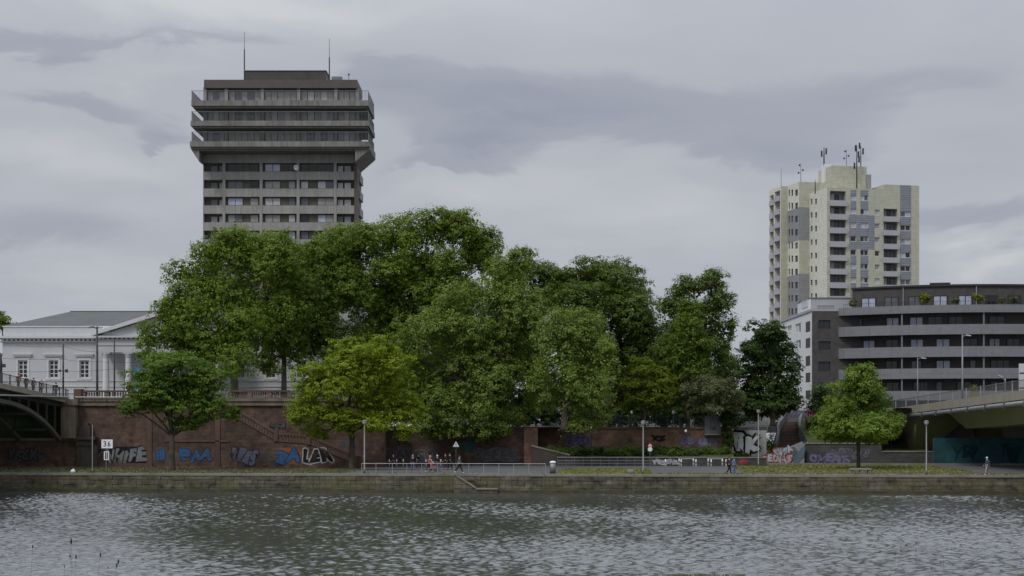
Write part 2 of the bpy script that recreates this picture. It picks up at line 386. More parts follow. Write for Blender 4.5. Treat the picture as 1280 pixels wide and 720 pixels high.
def limb(mb, a, b, r0, r1, rng, sag=.08, n=5, m=8):
    a, b = Vector(a), Vector(b); d = (b-a).length
    pts, rs = [], []
    for i in range(n+1):
        t = i/n; p = a.lerp(b, t)
        if 0 < i < n: p += Vector(rng.normal(size=3)*d*.025)
        p.z += sag*d*math.sin(math.pi*t)
        pts.append(p); rs.append(r0+(r1-r0)*t)
    mb.tube(pts, rs, m)
def tree(name, label, Y, trunk_px, base, lobes, leafmat, seed, r=.35, depth=1.0, leaf=.36, dens=1.0, group=None, bark='bark', fork=.45, lean=0., cat='tree', **kw):
    """lobes in photo pixels at distance Y; each becomes a rounded mass of its own depth."""
    rng = np.random.default_rng(seed)
    bx = (trunk_px-CX)*Y/FOC
    t = thing(name, label, cat, (bx, Y, base), group)
    L = []
    for i, lo in enumerate(lobes):
        cx, cy, rx, ry = lo[:4]
        k = Y/FOC
        dy = lo[4] if len(lo) > 4 else rng.uniform(-.45, .55)*rx*k*depth*1.2
        yy = Y+dy; k = yy/FOC
        c = at(cx, cy, yy)
        L.append((tuple(c), rx*k*1.03, max(rx, ry)*k*.88*depth, ry*k*1.03))
    leaf_cloud('crown', L, leafmat, t, rng, dens=dens, leaf=leaf, **kw)
    zs = sorted(l[0][2] for l in L); ztop = zs[-1]; zlow = min(l[0][2]-l[3] for l in L)
    zf = max(base+ (zs[len(zs)//2]-base)*fork, base+1.2)
    mb = MB()
    F_ = Vector((bx+lean, Y, zf))
    pts = [Vector((bx, Y, base-.3)), Vector((bx, Y, base+.25)), Vector((bx+lean*.3, Y, base+(zf-base)*.4)), F_]
    mb.tube(pts, [r*1.5, r*1.12, r*.95, r*.85], 10)
    for (c, rx, ry, rz) in L:
        limb(mb, F_ - Vector((0,0,.2)), Vector(c)+Vector((0,0,rz*.25)), r*.42, .05, rng)
    mb.build('trunk', M[bark], t, smooth=True)
    return t

# ------------------------------------------------------------------ facades with real openings
def facade(mb, s0, s1, z0, z1, t, holes, depth=.25, matof=None, sgn=1):
    """Front sheet in the plane y = t with reveals running into the wall (y grows into the wall)."""
    xs = sorted({s0, s1, *[h[0] for h in holes], *[h[1] for h in holes]}); zs = sorted({z0, z1, *[h[2] for h in holes], *[h[3] for h in holes]})
    xs = [x for x in xs if s0-1e-6 <= x <= s1+1e-6]; zs = [z for z in zs if z0-1e-6 <= z <= z1+1e-6]
    for i in range(len(xs)-1):
        for j in range(len(zs)-1):
            a, b, c, d = xs[i], xs[i+1], zs[j], zs[j+1]; mx, mz = (a+b)/2, (c+d)/2
            if b-a < 1e-5 or d-c < 1e-5: continue
            if any(h[0] < mx < h[1] and h[2] < mz < h[3] for h in holes): continue
            if matof: mb.mi = matof(mx, mz)
            mb.quad((a,t,c), (b,t,c), (b,t,d), (a,t,d))
    for (a, b, c, d) in [h[:4] for h in holes]:
        if matof: mb.mi = matof(a-.05, (c+d)/2)
        e = t+depth
        mb.quad((a,t,c), (a,e,c), (a,e,d), (a,t,d)); mb.quad((b,t,d), (b,e,d), (b,e,c), (b,t,c))
        mb.quad((a,t,d), (a,e,d), (b,e,d), (b,t,d)); mb.quad((a,t,c), (b,t,c), (b,e,c), (a,e,c))
def window(parent, T, s0, s1, z0, z1, t, frame, gl, fw=.07, nv=1, nh=0, name='window', gl2=None):
    """Frame bars with glass set behind them; nv mullions, nh transoms."""
    mb = MB(T)
    mb.box(s0, s0+fw, t, t+.08, z0, z1); mb.box(s1-fw, s1, t, t+.08, z0, z1)
    mb.box(s0+fw, s1-fw, t, t+.08, z0, z0+fw); mb.box(s0+fw, s1-fw, t, t+.08, z1-fw, z1)
    for i in range(nv):
        x = s0+(s1-s0)*(i+1)/(nv+1); mb.box(x-fw*.5, x+fw*.5, t+.002, t+.078, z0+fw, z1-fw)
    for i in range(nh):
        z = z0+(z1-z0)*(i+1)/(nh+1); mb.box(s0+fw, s1-fw, t+.012, t+.068, z-fw*.35, z+fw*.35)
    mb.mi = 1
    n = nv+1
    for i in range(n):
        mb.mi = 2 if (gl2 and i % 2) else 1
        a, b = s0+(s1-s0)*i/n, s0+(s1-s0)*(i+1)/n
        mb.quad((a+fw*.3, t+.05, z0+fw*.3), (b-fw*.3, t+.05, z0+fw*.3), (b-fw*.3, t+.05, z1-fw*.3), (a+fw*.3, t+.05, z1-fw*.3))
    return mb.build(name, [frame, gl, gl2 or gl], parent)

# ------------------------------------------------------------------ lettering
_txt = {}
def letter(ch, off):
    key = (ch, off)
    if key in _txt: return _txt[key]
    cu = bpy.data.curves.new('lettering', 'FONT'); cu.body = ch; cu.offset = off; cu.resolution_u = 3; cu.fill_mode = 'FRONT'
    ob = bpy.data.objects.new('lettering', cu); COL.objects.link(ob)
    dg = bpy.context.evaluated_depsgraph_get(); dg.update()
    me = bpy.data.meshes.new_from_object(ob.evaluated_get(dg))
    vs = [v.co.copy() for v in me.vertices]; fs = [tuple(p.vertices) for p in me.polygons]
    bpy.data.objects.remove(ob); bpy.data.curves.remove(cu); bpy.data.meshes.remove(me)
    _txt[key] = (vs, fs); return _txt[key]
def put_letter(mb, ch, off, cx, cz, w, h, t, rot=0., shear=0., ref=None):
    vs, fs = letter(ch, off)
    r, _ = letter(ch, ref if ref is not None else off)
    x0, x1 = min(v.x for v in r), max(v.x for v in r); y0, y1 = min(v.y for v in r), max(v.y for v in r)
    out = []
    for v in vs:
        a = ((v.x-(x0+x1)/2)/max(.05, x1-x0))*w; b = ((v.y-(y0+y1)/2)/max(.05, y1-y0))*h
        a += shear*b
        out.append((cx+a*math.cos(rot)-b*math.sin(rot), t, cz+a*math.sin(rot)+b*math.cos(rot)))
    mb.add(out, fs)
def graffiti(parent, fr, text, x0, x1, y0, y1, t, fill, line, label, seed=1, bold=.05, edge=.10, back=None, wob=.14, name='graffiti', rot=0, extra=None):
    """A painted tag: thin paint layers on the wall face, 4 mm apart, each letter swollen, tilted and outlined."""
    rng = random.Random(seed)
    a, b, c, d = fr.rect(x0, x1, y0, y1, t)
    mb = MB(fr.T); n = len(text); w = (b-a)/n; h = d-c; rb = max(0, bold*.62); re = max(0, edge*.78+.015)
    ph = rng.uniform(0, 6)
    def warp(i0):
        inv = fr.T.inverted()
        for q in range(i0, len(mb.v)):
            p = inv @ mb.v[q]; u = (p.x-a)/h; v_ = (p.z-c)/h
            p.z += h*(.09*math.sin(u*3.1+ph)+.05*math.sin(u*7.7+ph*2)); p.x += h*(.10*math.sin(v_*5+u*1.7+ph)+.05*math.sin(v_*11+u*5))
            mb.v[q] = fr.T @ p
    mats = [M[fill], M[line]]
    if back:
        mats.append(M[back]); mb.mi = 2
        nn = 18; poly = []
        for i in range(nn):
            an = 2*math.pi*i/nn; poly.append(((a+b)/2+math.copysign(abs(math.cos(an))**.45, math.cos(an))*(b-a)*.53*rng.uniform(.92,1.06), t-.004, (c+d)/2+math.copysign(abs(math.sin(an))**.45, math.sin(an))*h*.55*rng.uniform(.88,1.08)))
        mb.add(poly, [tuple(range(nn))])
    for i, ch in enumerate(text):
        cx = a+w*(i+.5); cz = (c+d)/2+rng.uniform(-.5,.5)*wob*h + math.tan(rot)*(cx-(a+b)/2)
        ro = rng.uniform(-1,1)*wob+rot; sh = rng.uniform(-.2,.3); hh = h*rng.uniform(.82,1.0); ww = w*rng.uniform(.86,1.0)
        ww *= 1.22; i0 = len(mb.v); e = .011*i
        mb.mi = 1; hh *= .88; ww *= .86
        for q in range(10 if re > 0 else 1): put_letter(mb, ch, .02, cx+re*h*math.cos(q*.6283), cz+re*h*math.sin(q*.6283), ww, hh, t-.006-e-.0002*q, ro, sh)
        mb.mi = 0
        for q in range(8 if rb > 0 else 1): put_letter(mb, ch, .02, cx+rb*h*math.cos(q*.7854), cz+rb*h*math.sin(q*.7854), ww, hh, t-.013-e-.0002*q, ro, sh)
        warp(i0)
    o = mb.build(name, mats, parent); o['label'] = label
    return o

# ------------------------------------------------------------------ people
def skin(name, verts, edges, radii, material, parent, sub=1, root=0, loc=(0,0,0)):
    me = bpy.data.meshes.new(name); me.from_pydata(verts, edges, [])
    ob = bpy.data.objects.new(name, me); COL.objects.link(ob)
    sm = ob.modifiers.new('Skin', 'SKIN'); sm.use_smooth_shade = True
    for i, r in enumerate(radii):
        sv = me.skin_vertices[0].data[i]; sv.radius = r if isinstance(r, tuple) else (r, r); sv.use_root = (i == root)
    ss = ob.modifiers.new('Sub', 'SUBSURF'); ss.levels = sub; ss.render_levels = sub
    dg = bpy.context.evaluated_depsgraph_get(); dg.update()
    m2 = bpy.data.meshes.new_from_object(ob.evaluated_get(dg)); m2.name = name
    bpy.data.objects.remove(ob); bpy.data.meshes.remove(me)
    m2.materials.clear(); m2.materials.append(material)
    m2.polygons.foreach_set('use_smooth', [True]*len(m2.polygons))
    o = bpy.data.objects.new(name, m2); COL.objects.link(o); o.parent = parent; o.location = loc
    BASE[o] = BASE.get(parent, Vector((0,0,0)))
    return o
_cm = {}
def cloth(c, rough=.85):
    if c not in _cm: _cm[c] = mat('cloth %d' % len(_cm), c, rough, .2, 4, 20)
    return _cm[c]
def person(label, loc, h=1.72, face=0., top=(.03,.03,.04), legs=(.03,.04,.08), hair=(.04,.03,.02), shoes=(.03,.03,.03), skin_c=(.42,.27,.2), stride=.32, swing=.35, arms='swing', group=None, cap=None, bag=None, shorts=False, bend=0.):
    k = h/1.72
    t = thing('person', label, 'person', loc, group); t.rotation_euler[2] = face
    def P(x, y, z): return (x*k, y*k, z*k)
    a1, a2 = stride, -stride
    bx = bend
    V = [P(0,0,.95), P(bx*.3,0,1.1), P(bx*.7,0,1.30), P(bx,0,1.44), P(bx+.01,0,1.51), P(bx+.035,0,1.585), P(bx+.03,0,1.66), P(bx+.02,0,1.705), P(bx+.125,0,1.60)]
    Rr = [(.15*k,.12*k), (.135*k,.11*k), (.165*k,.115*k), (.085*k,.08*k), .052*k, .075*k, .085*k, .06*k, .015*k]
    E = [(0,1),(1,2),(2,3),(3,4),(4,5),(5,6),(6,7),(5,8)]
    legsV, armsV = [], []
    for sgn, a in ((1, a1), (-1, a2)):
        hp = P(0, .09*sgn, .90); kn = P(.43*math.sin(a)+.03, .095*sgn, .90-.42*math.cos(a)); 
        b = a-.12 if a > 0 else a-.28
        an = P(.43*math.sin(a)+.03+.41*math.sin(b), .095*sgn, .90-.42*math.cos(a)-.40*math.cos(b)); 
        toe = (an[0]+.15*k, an[1]+.01*sgn, max(.03*k, an[2]-.05*k))
        i = len(V); V += [hp, kn, an, toe]; Rr += [.085*k, .058*k, .042*k, .032*k]; E += [(0,i),(i,i+1),(i+1,i+2),(i+2,i+3)]
        legsV.append((hp, kn, an, toe))
    for sgn, a in ((1, -swing), (-1, swing)):
        sh = P(bx-.01, .185*sgn, 1.405)
        if arms == 'push': el = P(bx+.10, .22*sgn, 1.16); wr = P(bx+.34, .17*sgn, 1.08); dr = Vector((1,0,-.15)).normalized()
        elif arms == 'phone' and sgn > 0: el = P(bx+.08, .22*sgn, 1.14); wr = P(bx+.26, .12*sgn, 1.26); dr = Vector((.8,-.2,.6)).normalized()
        else:
            el = P(bx+.28*math.sin(a)-.02, .225*sgn, 1.405-.28*math.cos(a)); wr = P(bx+.28*math.sin(a)+.25*math.sin(a+.3), .23*sgn, 1.405-.28*math.cos(a)-.25*math.cos(a+.3)); dr = Vector((math.sin(a+.35), 0, -math.cos(a+.35)))
        i = len(V); V += [sh, el, wr]; Rr += [.06*k, .045*k, .032*k]; E += [(3,i),(i,i+1),(i+1,i+2)]
        pl = Vector(wr)+dr*.075*k
        V.append(tuple(pl)); Rr.append((.036*k,.022*k)); E.append((i+2,i+3))
        fwd = Vector((0, 0, 1)).cross(dr); fwd = Vector((1,0,0)) if fwd.length < .1 else fwd.normalized()
        ax = Vector((0,1,0)).cross(dr).normalized()
        for q, (o_, ln) in enumerate(((-.027,.065),(-.009,.078),(.009,.072),(.027,.055))):
            j = len(V); m1 = pl+ax*o_*k+dr*(.02+ln*.5)*k; m2 = m1+(dr*.8-Vector((0,.5*sgn,0))).normalized()*ln*.5*k
            V += [tuple(m1), tuple(m2)]; Rr += [.009*k, .007*k]; E += [(i+3,j),(j,j+1)]
        j = len(V); m1 = Vector(wr)+dr*.04*k+ax*.045*k; m2 = m1+(dr+ax*.3).normalized()*.04*k
        V += [tuple(m1), tuple(m2)]; Rr += [.011*k, .008*k]; E += [(i+2,j),(j,j+1)]
        armsV.append((sh, el, wr))
    low = min(v[2] for v in V)-.03*k
    V = [(x,y,z-low) for x,y,z in V]; dz = -low
    sh_ = lambda p: (p[0], p[1], p[2]+dz)
    body = skin('body', V, E, Rr, cloth(skin_c, .6), t)
    g = .018*k
    tv = [V[0], V[1], V[2], V[3]]; tr = [(.165*k,.135*k), (.155*k,.128*k), (.185*k,.135*k), (.09*k,.085*k)]; te = [(0,1),(1,2),(2,3)]
    for (s_, e_, w_) in armsV:
        i = len(tv); tv += [sh_(s_), sh_(e_), sh_(w_)]; tr += [.075*k, .06*k, .05*k]; te += [(3,i),(i,i+1),(i+1,i+2)]
    skin('jacket', tv, te, tr, cloth(top), t)
    lv = [V[0]]; lr = [(.158*k,.13*k)]; le = []
    for (hp, kn, an, toe) in legsV:
        i = len(lv)
        if shorts:
            lv += [sh_(hp), sh_(kn)]; lr += [.10*k, .085*k]; le += [(0,i),(i,i+1)]
        else:
            lv += [sh_(hp), sh_(kn), (an[0], an[1], an[2]+dz+.03*k)]; lr += [.10*k, .078*k, .062*k]; le += [(0,i),(i,i+1),(i+1,i+2)]
    skin('trousers', lv, le, lr, cloth(legs), t)
    for (hp, kn, an, toe) in legsV:
        A, T_ = Vector(sh_(an)), Vector(sh_(toe))
        skin('shoe', [tuple(A-Vector((.05*k,0,.03*k))), tuple((A+T_)/2-Vector((0,0,.02*k))), tuple(T_)], [(0,1),(1,2)], [.05*k, .052*k, .042*k], cloth(shoes), t)
    hc = Vector(V[6])
    mb = MB(); mb.ball((hc.x-.018*k, hc.y, hc.z+.018*k), .098*k, .092*k, .098*k, 12, 8)
    if cap: mb.box(hc.x+.06*k, hc.x+.17*k, -.06*k, .06*k, hc.z+.02*k, hc.z+.035*k)
    ob = mb.build('cap' if cap else 'hair', cloth(cap or hair), None, smooth=True); ob.parent = t; ob.location = (0,0,0)
    eb = None
    for sgn in (1, -1):
        mb = MB(); mb.ball((hc.x+.082*k, .032*k*sgn, hc.z-.03*k), .011*k, n=6, m=4)
        ob = mb.build('eye', M['black'], None); ob.parent = t; ob.location = (0,0,0)
    if bag:
        mb = MB(); mb.ball((bx*k-.2*k, 0, 1.24*k+dz), .11*k, .15*k, .22*k, 10, 7)
        ob = mb.build('backpack', cloth(bag), None, smooth=True); ob.parent = t; ob.location = (0,0,0)
    return t
E = Fr(0, 147.5, -math.atan(.065))
def sm(a, b, x): u = min(1, max(0, (x-a)/(b-a))); return u*u*(3-2*u)
def struct(o): return tag(o, kind='structure')
PZ = 1.80                                     # promenade level
S481 = E.S(481, 22.5)
M['lawn_dark'] = mat('rough dark grass', (.045,.062,.018), .95, .5, .6, 7, bump=.8, dirt=(.06,.06,.03))  # dark green turf colour with brownish patches
M['stair_conc'] = mat('stained stair parapet concrete', (.15,.155,.165), .9, .4, .6, 4, streak=.4, bump=.2, dirt=(.10,.085,.13))
M['cab'] = mat('dull blue grey sheet metal', (.10,.108,.118), .7, .25, .8, 4, streak=.3)
M['butt'] = mat('dark buttress stone', (.075,.062,.052), .95, .4, .7, 5, streak=.3, bump=.4)
# ------------------------------------------------------------------ river
def water():
    xs = np.concatenate([np.array([-1500,-600,-300,-160,-100,-75]), np.arange(-60, 60.01, .13), np.array([75,100,160,300,600,1500])])
    ys = np.concatenate([np.array([10,25,40,50,56]), np.arange(60, 149.0, .13), np.array([156,175])])
    X, Y = np.meshgrid(xs, ys); Z = np.zeros_like(X)
    rng = np.random.default_rng(3)
    n = 70
    lam = np.exp(rng.uniform(np.log(.27), np.log(.85), n)); th = rng.normal(1.5, .6, n); ph = rng.uniform(0, 6.28, n)
    wx = X + .6*np.sin(Y*.35+X*.11) ; wy = Y + .7*np.sin(X*.28-Y*.07)
    patch = .75+.45*np.sin(X*.07+1.3*np.sin(Y*.045)+.6)*np.sin(Y*.085+.5*np.sin(X*.06)) + .25*np.sin(X*.21+Y*.17)
    patch = np.clip(.28+.78*patch, .5, 1.45)
    for l, t_, p in zip(lam, th, ph):
        k = 2*math.pi/l
        am = .0060*l**.85
        Z += am*np.sin(k*(wx*math.cos(t_)+wy*math.sin(t_))+p)
    Z *= patch
    V = np.stack([X, Y, Z], -1).reshape(-1, 3)
    nx, ny = len(xs), len(ys)
    i = np.arange(nx*ny).reshape(ny, nx)
    Q = np.stack([i[:-1,:-1], i[:-1,1:], i[1:,1:], i[1:,:-1]], -1).reshape(-1, 4).astype(np.int32)
    me = bpy.data.meshes.new('water')
    me.vertices.add(len(V)); me.vertices.foreach_set('co', V.astype(np.float32).ravel())
    me.loops.add(Q.size); me.loops.foreach_set('vertex_index', Q.ravel())
    me.polygons.add(len(Q)); me.polygons.foreach_set('loop_start', np.arange(0, Q.size, 4, dtype=np.int32)); me.polygons.foreach_set('loop_total', np.full(len(Q), 4, dtype=np.int32))
    me.polygons.foreach_set('use_smooth', [True]*len(Q)); me.update()
    m = bpy.data.materials.new('river water'); t = NT(m)
    b = t.node('ShaderNodeBsdfPrincipled'); o = t.node('ShaderNodeOutputMaterial'); t.lk(b.outputs[0], o.inputs[0])
    v = coords(t)
    b.inputs['Base Color'].default_value = (.052, .054, .048, 1); b.inputs['Roughness'].default_value = .13; b.inputs['IOR'].default_value = 1.45
    bp = t.node('ShaderNodeBump'); bp.inputs['Strength'].default_value = .5; bp.inputs['Distance'].default_value = .03
    h = t.math('ADD', noise_n(t, coords(t, (1.0, 1.4, 1)), 4.5, 3, .55, .4), t.math('MULTIPLY', noise_n(t, v, 1.6, 3, .5, .3), .8))
    t.lk(h, bp.inputs['Height']); t.lk(bp.outputs[0], b.inputs['Normal'])
    gl = t.node('ShaderNodeBsdfGlossy'); gl.inputs['Roughness'].default_value = .13; gl.inputs['Color'].default_value = (.93,.95,.97,1); t.lk(bp.outputs[0], gl.inputs['Normal'])
    mx = t.node('ShaderNodeMixShader'); mx.inputs[0].default_value = .24; t.lk(b.outputs[0], mx.inputs[1]); t.lk(gl.outputs[0], mx.inputs[2]); t.lk(mx.outputs[0], o.inputs[0])
    me.materials.append(m)
    struct(link('water', me))
water()
# ------------------------------------------------------------------ ground
def street_z(X): return 9.4 + (6.35-9.4)*sm(-18, -8, X) + (8.9-6.35)*sm(34, 50, X)
def terrain():
    cols = [-3000,-600,-200,-90,-70,-60,-50,-40,-30,-20,S481-.02,S481+.02,-10,-5,0,8,16,23,27,27.5,30,33,36,37.5,38,42,46,52,60,75,100,200,600,3000]
    def t0(s):
        if s <= S481: return 22.9
        if s <= E.S(672, 32): return 32.4
        if s <= 27.3: return 38.4
        if s <= 37.7: return 54.
        if s <= 47: return 42.
        return 54.5
    rows = [0, 6, 20, 50, 100, 250, 800, 3000]
    mb = MB(E.T); vs = []
    for s in cols:
        for r in rows:
            w = E.W(s, t0(s)+r, 0); vs.append((s, t0(s)+r, street_z(w.x)))
    n = len(rows)
    fs = [(i*n+j, (i+1)*n+j, (i+1)*n+j+1, i*n+j+1) for i in range(len(cols)-1) for j in range(n-1)]
    mb.add(vs, fs); struct(mb.build('terrace_ground', M['street']))
    mb = MB(E.T); mb.box(-400, 400, .3, 60, -1.5, PZ); struct(mb.build('promenade', M['asphalt']))
    # near bank the photographer stands on
    mb = MB(); pr = [(-400, 5.3), (6, 5.35), (9, 5.25), (15, 3.0), (24, -.6), (24, -2), (-400, -2)]
    mb.prismx(pr, -500, 500); struct(mb.build('near_bank', M['bank']))
terrain()
# lawns: uneven turf with tufts of blades, one object each
def lawn(name, s0, s1, t0, t1, z, material, seed):
    rng = np.random.default_rng(seed)
    mb = MB(E.T); n = max(4, int((s1-s0)/1.2))
    top = [(s0+(s1-s0)*i/n, t1+rng.uniform(-.25,.25), z) for i in range(n+1)]; bot = [(s0+(s1-s0)*i/n, t0+rng.uniform(-.18,.18), z) for i in range(n+1)]
    mb.add(bot+top, [(i, i+1, n+2+i, n+1+i) for i in range(n)])
    N = int((s1-s0)*(t1-t0)*7)
    P = np.stack([rng.uniform(s0, s1, N), rng.uniform(t0, t1, N)], 1); hh = rng.uniform(.05, .16, N)
    for (a, b), h in zip(P, hh):
        r = rng.uniform(.05, .16); q = rng.uniform(0, 3.14); c_, s_ = math.cos(q)*r, math.sin(q)*r
        mb.add([(a-c_, b-s_, z), (a+c_, b+s_, z), (a+rng.normal()*.04, b, z+h)], [(0,1,2)])
    tag(mb.build(name, material), kind='stuff')
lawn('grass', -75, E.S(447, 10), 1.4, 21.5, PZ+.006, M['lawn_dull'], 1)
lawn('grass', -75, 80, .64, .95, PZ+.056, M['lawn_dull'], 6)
lawn('grass', E.S(697, 5), E.S(815, 5), .72, 19, PZ+.03, M['lawn'], 2)
lawn('grass', E.S(822, 1), 80, .72, 4.2, PZ+.03, M['lawn'], 3)
lawn('grass', E.S(925, 14), 48, 8.5, 34, PZ+.03, M['lawn'], 4)

# ------------------------------------------------------------------ quay wall
q = thing('quay_wall', 'long low stone quay wall with mossy footing along the river edge', 'wall', (0, 147.5, 0))
rng = random.Random(4)
mb = MB(E.T)
xs = [-200+i*1.25 for i in range(321)]
zl = [-.9, .28, .72, 1.18, 1.62]
for i in range(len(xs)-1):                      # blocks stand a little in and out of the face
    for j in range(len(zl)-1):
        d = rng.uniform(-.05, .05); g = .012
        sh = .6 if j % 2 else 0
        mb.box(xs[i]+sh+g, xs[i+1]+sh-g, d, .5, zl[j]+g*.7, zl[j+1]-g*.7)
mb.box(-200, 201, .1, .8, -.9, 1.61)
mb.build('wall', M['quay'], q)
mb = MB(E.T); x = -200
while x < 200:
    l = rng.uniform(1.4, 2.2); mb.box(x+.008, x+l-.008, -.07+rng.uniform(-.02,.02), .62, 1.625, 1.85+rng.uniform(-.012,.012)); x += l
mb.build('coping', M['coping'], q)
mb = MB(E.T); x = -200
while x < 200:
    l = rng.uniform(1.6, 3.2); d = -.55+rng.uniform(-.08,.08); zt = .25+rng.uniform(-.06,.06)
    mb.hexa([(x,d,-1),(x+l-.02,d,-1),(x+l-.02,.2,-1),(x,.2,-1),(x,d+.1,zt),(x+l-.02,d+.1,zt),(x+l-.02,.2,zt+.05),(x,.2,zt+.05)]); x += l
mb.build('footing', M['moss'], q)
# steps down the face to the landing
a0, a1, a2 = E.S(569, 0), E.S(596, 0), E.S(623, 0)
mb = MB(E.T); n = 10
for i in range(n):
    zt = 1.79-(1.79-.42)*i/(n-1); mb.box(a0+(a1-a0)*i/n, a0+(a1-a0)*(i+1)/n-.002, -1.0, -.075, -.9, zt)
mb.box(a1, a2, -1.0, -.075, -.9, .40)
mb.build('stair', M['quay'], q)
mb = MB(E.T); mb.prism([(a0,1.80),(a1,.44),(a1,.62),(a0,1.98)], -1.16, -1.01); mb.box(a1+.01, a2, -1.16, -1.01, .36, .5); mb.build('stair_kerb', M['coping'], q)
ob = None
mb = MB(E.T); s = E.S(680, 0)
mb.tube([(s,-.14,-.3),(s,-.14,2.75)], .035)
mb.build('mooring_pole', M['metal_mid'], q)

# ------------------------------------------------------------------ red sandstone embankment wall
lw = thing('embankment_wall', 'tall red sandstone embankment wall with graffiti below the stone balustrade', 'wall', tuple(E.W(-40, 22.5, PZ)))
sL = E.S(95, 22.5)
mb = MB(E.T)
mb.box(sL, S481, 22.5, 23.4, PZ-.3, 9.45)
mb.build('wall', M['sandstone'], lw)
mb = MB(E.T)
for px in (187, 272):
    s = E.S(px, 22.5); mb = MB(E.T); mb.box(s-.3, s+.3, 22.40, 22.498, PZ-.3, 8.9)
    mb.build('pilaster', M['sandstone_trim'], lw)
mb = MB(E.T); mb.box(sL, S481+.05, 22.25, 22.49, 8.95, 9.45); mb.box(sL, S481+.1, 22.1, 22.9, 9.455, 9.72)
mb.build('cornice', M['abut'], lw)
mb = MB(E.T); mb.box(E.S(205,22.5), E.S(286,22.5), 22.40, 22.497, 4.72, 4.95); mb.box(sL, E.S(190,22.5), 22.42, 22.497, PZ-.3, 2.25)
mb.build('string_course', M['sandstone_trim'], lw)
graffiti(lw, E, 'NHYPE', 134, 182, 560, 580, 22.495, 'p_silver', 'p_black', 'silver NHYPE graffiti with black outline', 3, back='p_black')
graffiti(lw, E, 'YV', 104, 123, 560, 583, 22.495, 'p_black', 'p_lilac', 'black and lilac graffiti left of the number board', 5, bold=.06)
graffiti(lw, E, 'II', 196, 206, 561, 576, 22.495, 'p_blue', 'p_deep', 'small blue graffiti behind the tree trunk', 6, bold=.09)
graffiti(lw, E, 'PAA', 225, 265, 560, 576, 22.495, 'p_blue', 'p_deep', 'bright blue graffiti right of the tree trunk', 7, bold=.10, edge=.13)
graffiti(lw, E, 'TEK', 206, 226, 566, 577, 22.497, 'p_grey', 'p_buff', 'faint grey tag half hidden by the tree trunk', 41, bold=.03, edge=.05, back='p_buff')
graffiti(lw, E, 'SKOR', 262, 290, 563, 573, 22.497, 'p_buff', 'p_grey', 'faint faded tag', 42, bold=.03, edge=.05)
graffiti(lw, E, 'ab', 178, 194, 566, 578, 22.497, 'p_grey', 'p_buff', 'faint grey scribble', 43, bold=.02, edge=.04, back='p_buff')
# stairs along the wall
st = thing('stone_staircase', 'red sandstone staircase with two flights descending along the embankment wall', 'staircase', tuple(E.W(E.S(370,20), 20, PZ)))
tf = 19.6
Sx = lambda px: E.S(px, tf)
Zx = lambda px, py: E.Z(py, Sx(px), tf)
fl = [(Sx(296), PZ-.1), (Sx(296), Zx(296, 524)), (Sx(345), Zx(345, 552)), (Sx(386), Zx(386, 555)), (Sx(449), Zx(449, 583.5)), (Sx(449), PZ-.1)]
mb = MB(E.T); mb.prism(fl, tf, 22.45); mb.build('wall', M['sandstone'], st)
def sloped_rail(name, p0, p1, hgt, npost):
    (x0, z0), (x1, z1) = p0, p1
    mb = MB(E.T)
    mb.prism([(x0,z0+hgt-.2),(x1,z1+hgt-.2),(x1,z1+hgt),(x0,z0+hgt)], tf-.12, tf+.38)
    mb.prism([(x0,z0+.0),(x1,z1+.0),(x1,z1+.16),(x0,z0+.16)], tf-.10, tf+.34)
    mb.build(name, M['sandstone_trim'], st)
    n = npost
    mb = MB(E.T)
    for i in range(n):
        u = (i+.5)/n; x = x0+(x1-x0)*u; z = z0+(z1-z0)*u
        mb.box(x-.075, x+.075, tf+.05, tf+.22, z+.1, z+hgt-.15)
    mb.build('baluster_row', M['balustrade'], st)
sloped_rail('parapet', (Sx(297), Zx(297, 523)), (Sx(345), Zx(345, 551.5)), 1.0, 14)
sloped_rail('parapet', (Sx(345.3), Zx(345, 551.7)), (Sx(386), Zx(386, 555)), 1.0, 10)
sloped_rail('parapet', (Sx(386.3), Zx(386, 555)), (Sx(447), Zx(447, 582)), 1.0, 18)
for px, py in ((296.5,523),(345,551),(386,555),(448.5,583.5)):
    s = Sx(px); z = Zx(px, py); mb = MB(E.T); mb.box(s-.22, s+.22, tf-.16, tf+.42, z-.05, z+1.25); mb.build('newel_post', M['sandstone_trim'], st)
graffiti(st, E, 'RIIS', 290, 321, 560, 580, tf-.004, 'p_lilac', 'p_black', 'lilac grey graffiti with dark outline', 8, bold=.08)
graffiti(st, E, '3A', 345, 376, 561, 580, tf-.004, 'p_blue', 'p_deep', 'blue graffiti on an orange patch', 9, bold=.12, edge=.15, back='p_orange')
graffiti(st, E, 'LER', 380, 413, 561, 579, tf-.004, 'p_black', 'p_white', 'black LER graffiti with white outline', 10, bold=.10, edge=.16, rot=-.06)
graffiti(lw, E, 'HEA', 338, 358, 527, 537, 22.495, 'p_grey', 'p_black', 'small grey graffiti above the stair landing', 11)
graffiti(lw, E, 'OB', 424, 446, 549, 560, 22.495, 'p_grey', 'p_bluegrey', 'faded grey graffiti beside the lower flight', 12)

graffiti(st, E, 'VOS', 320, 346, 564, 578, tf-.002, 'p_buff', 'p_grey', 'faded pale tag between the lilac and blue graffiti', 44, bold=.03, edge=.05, back='p_buff')
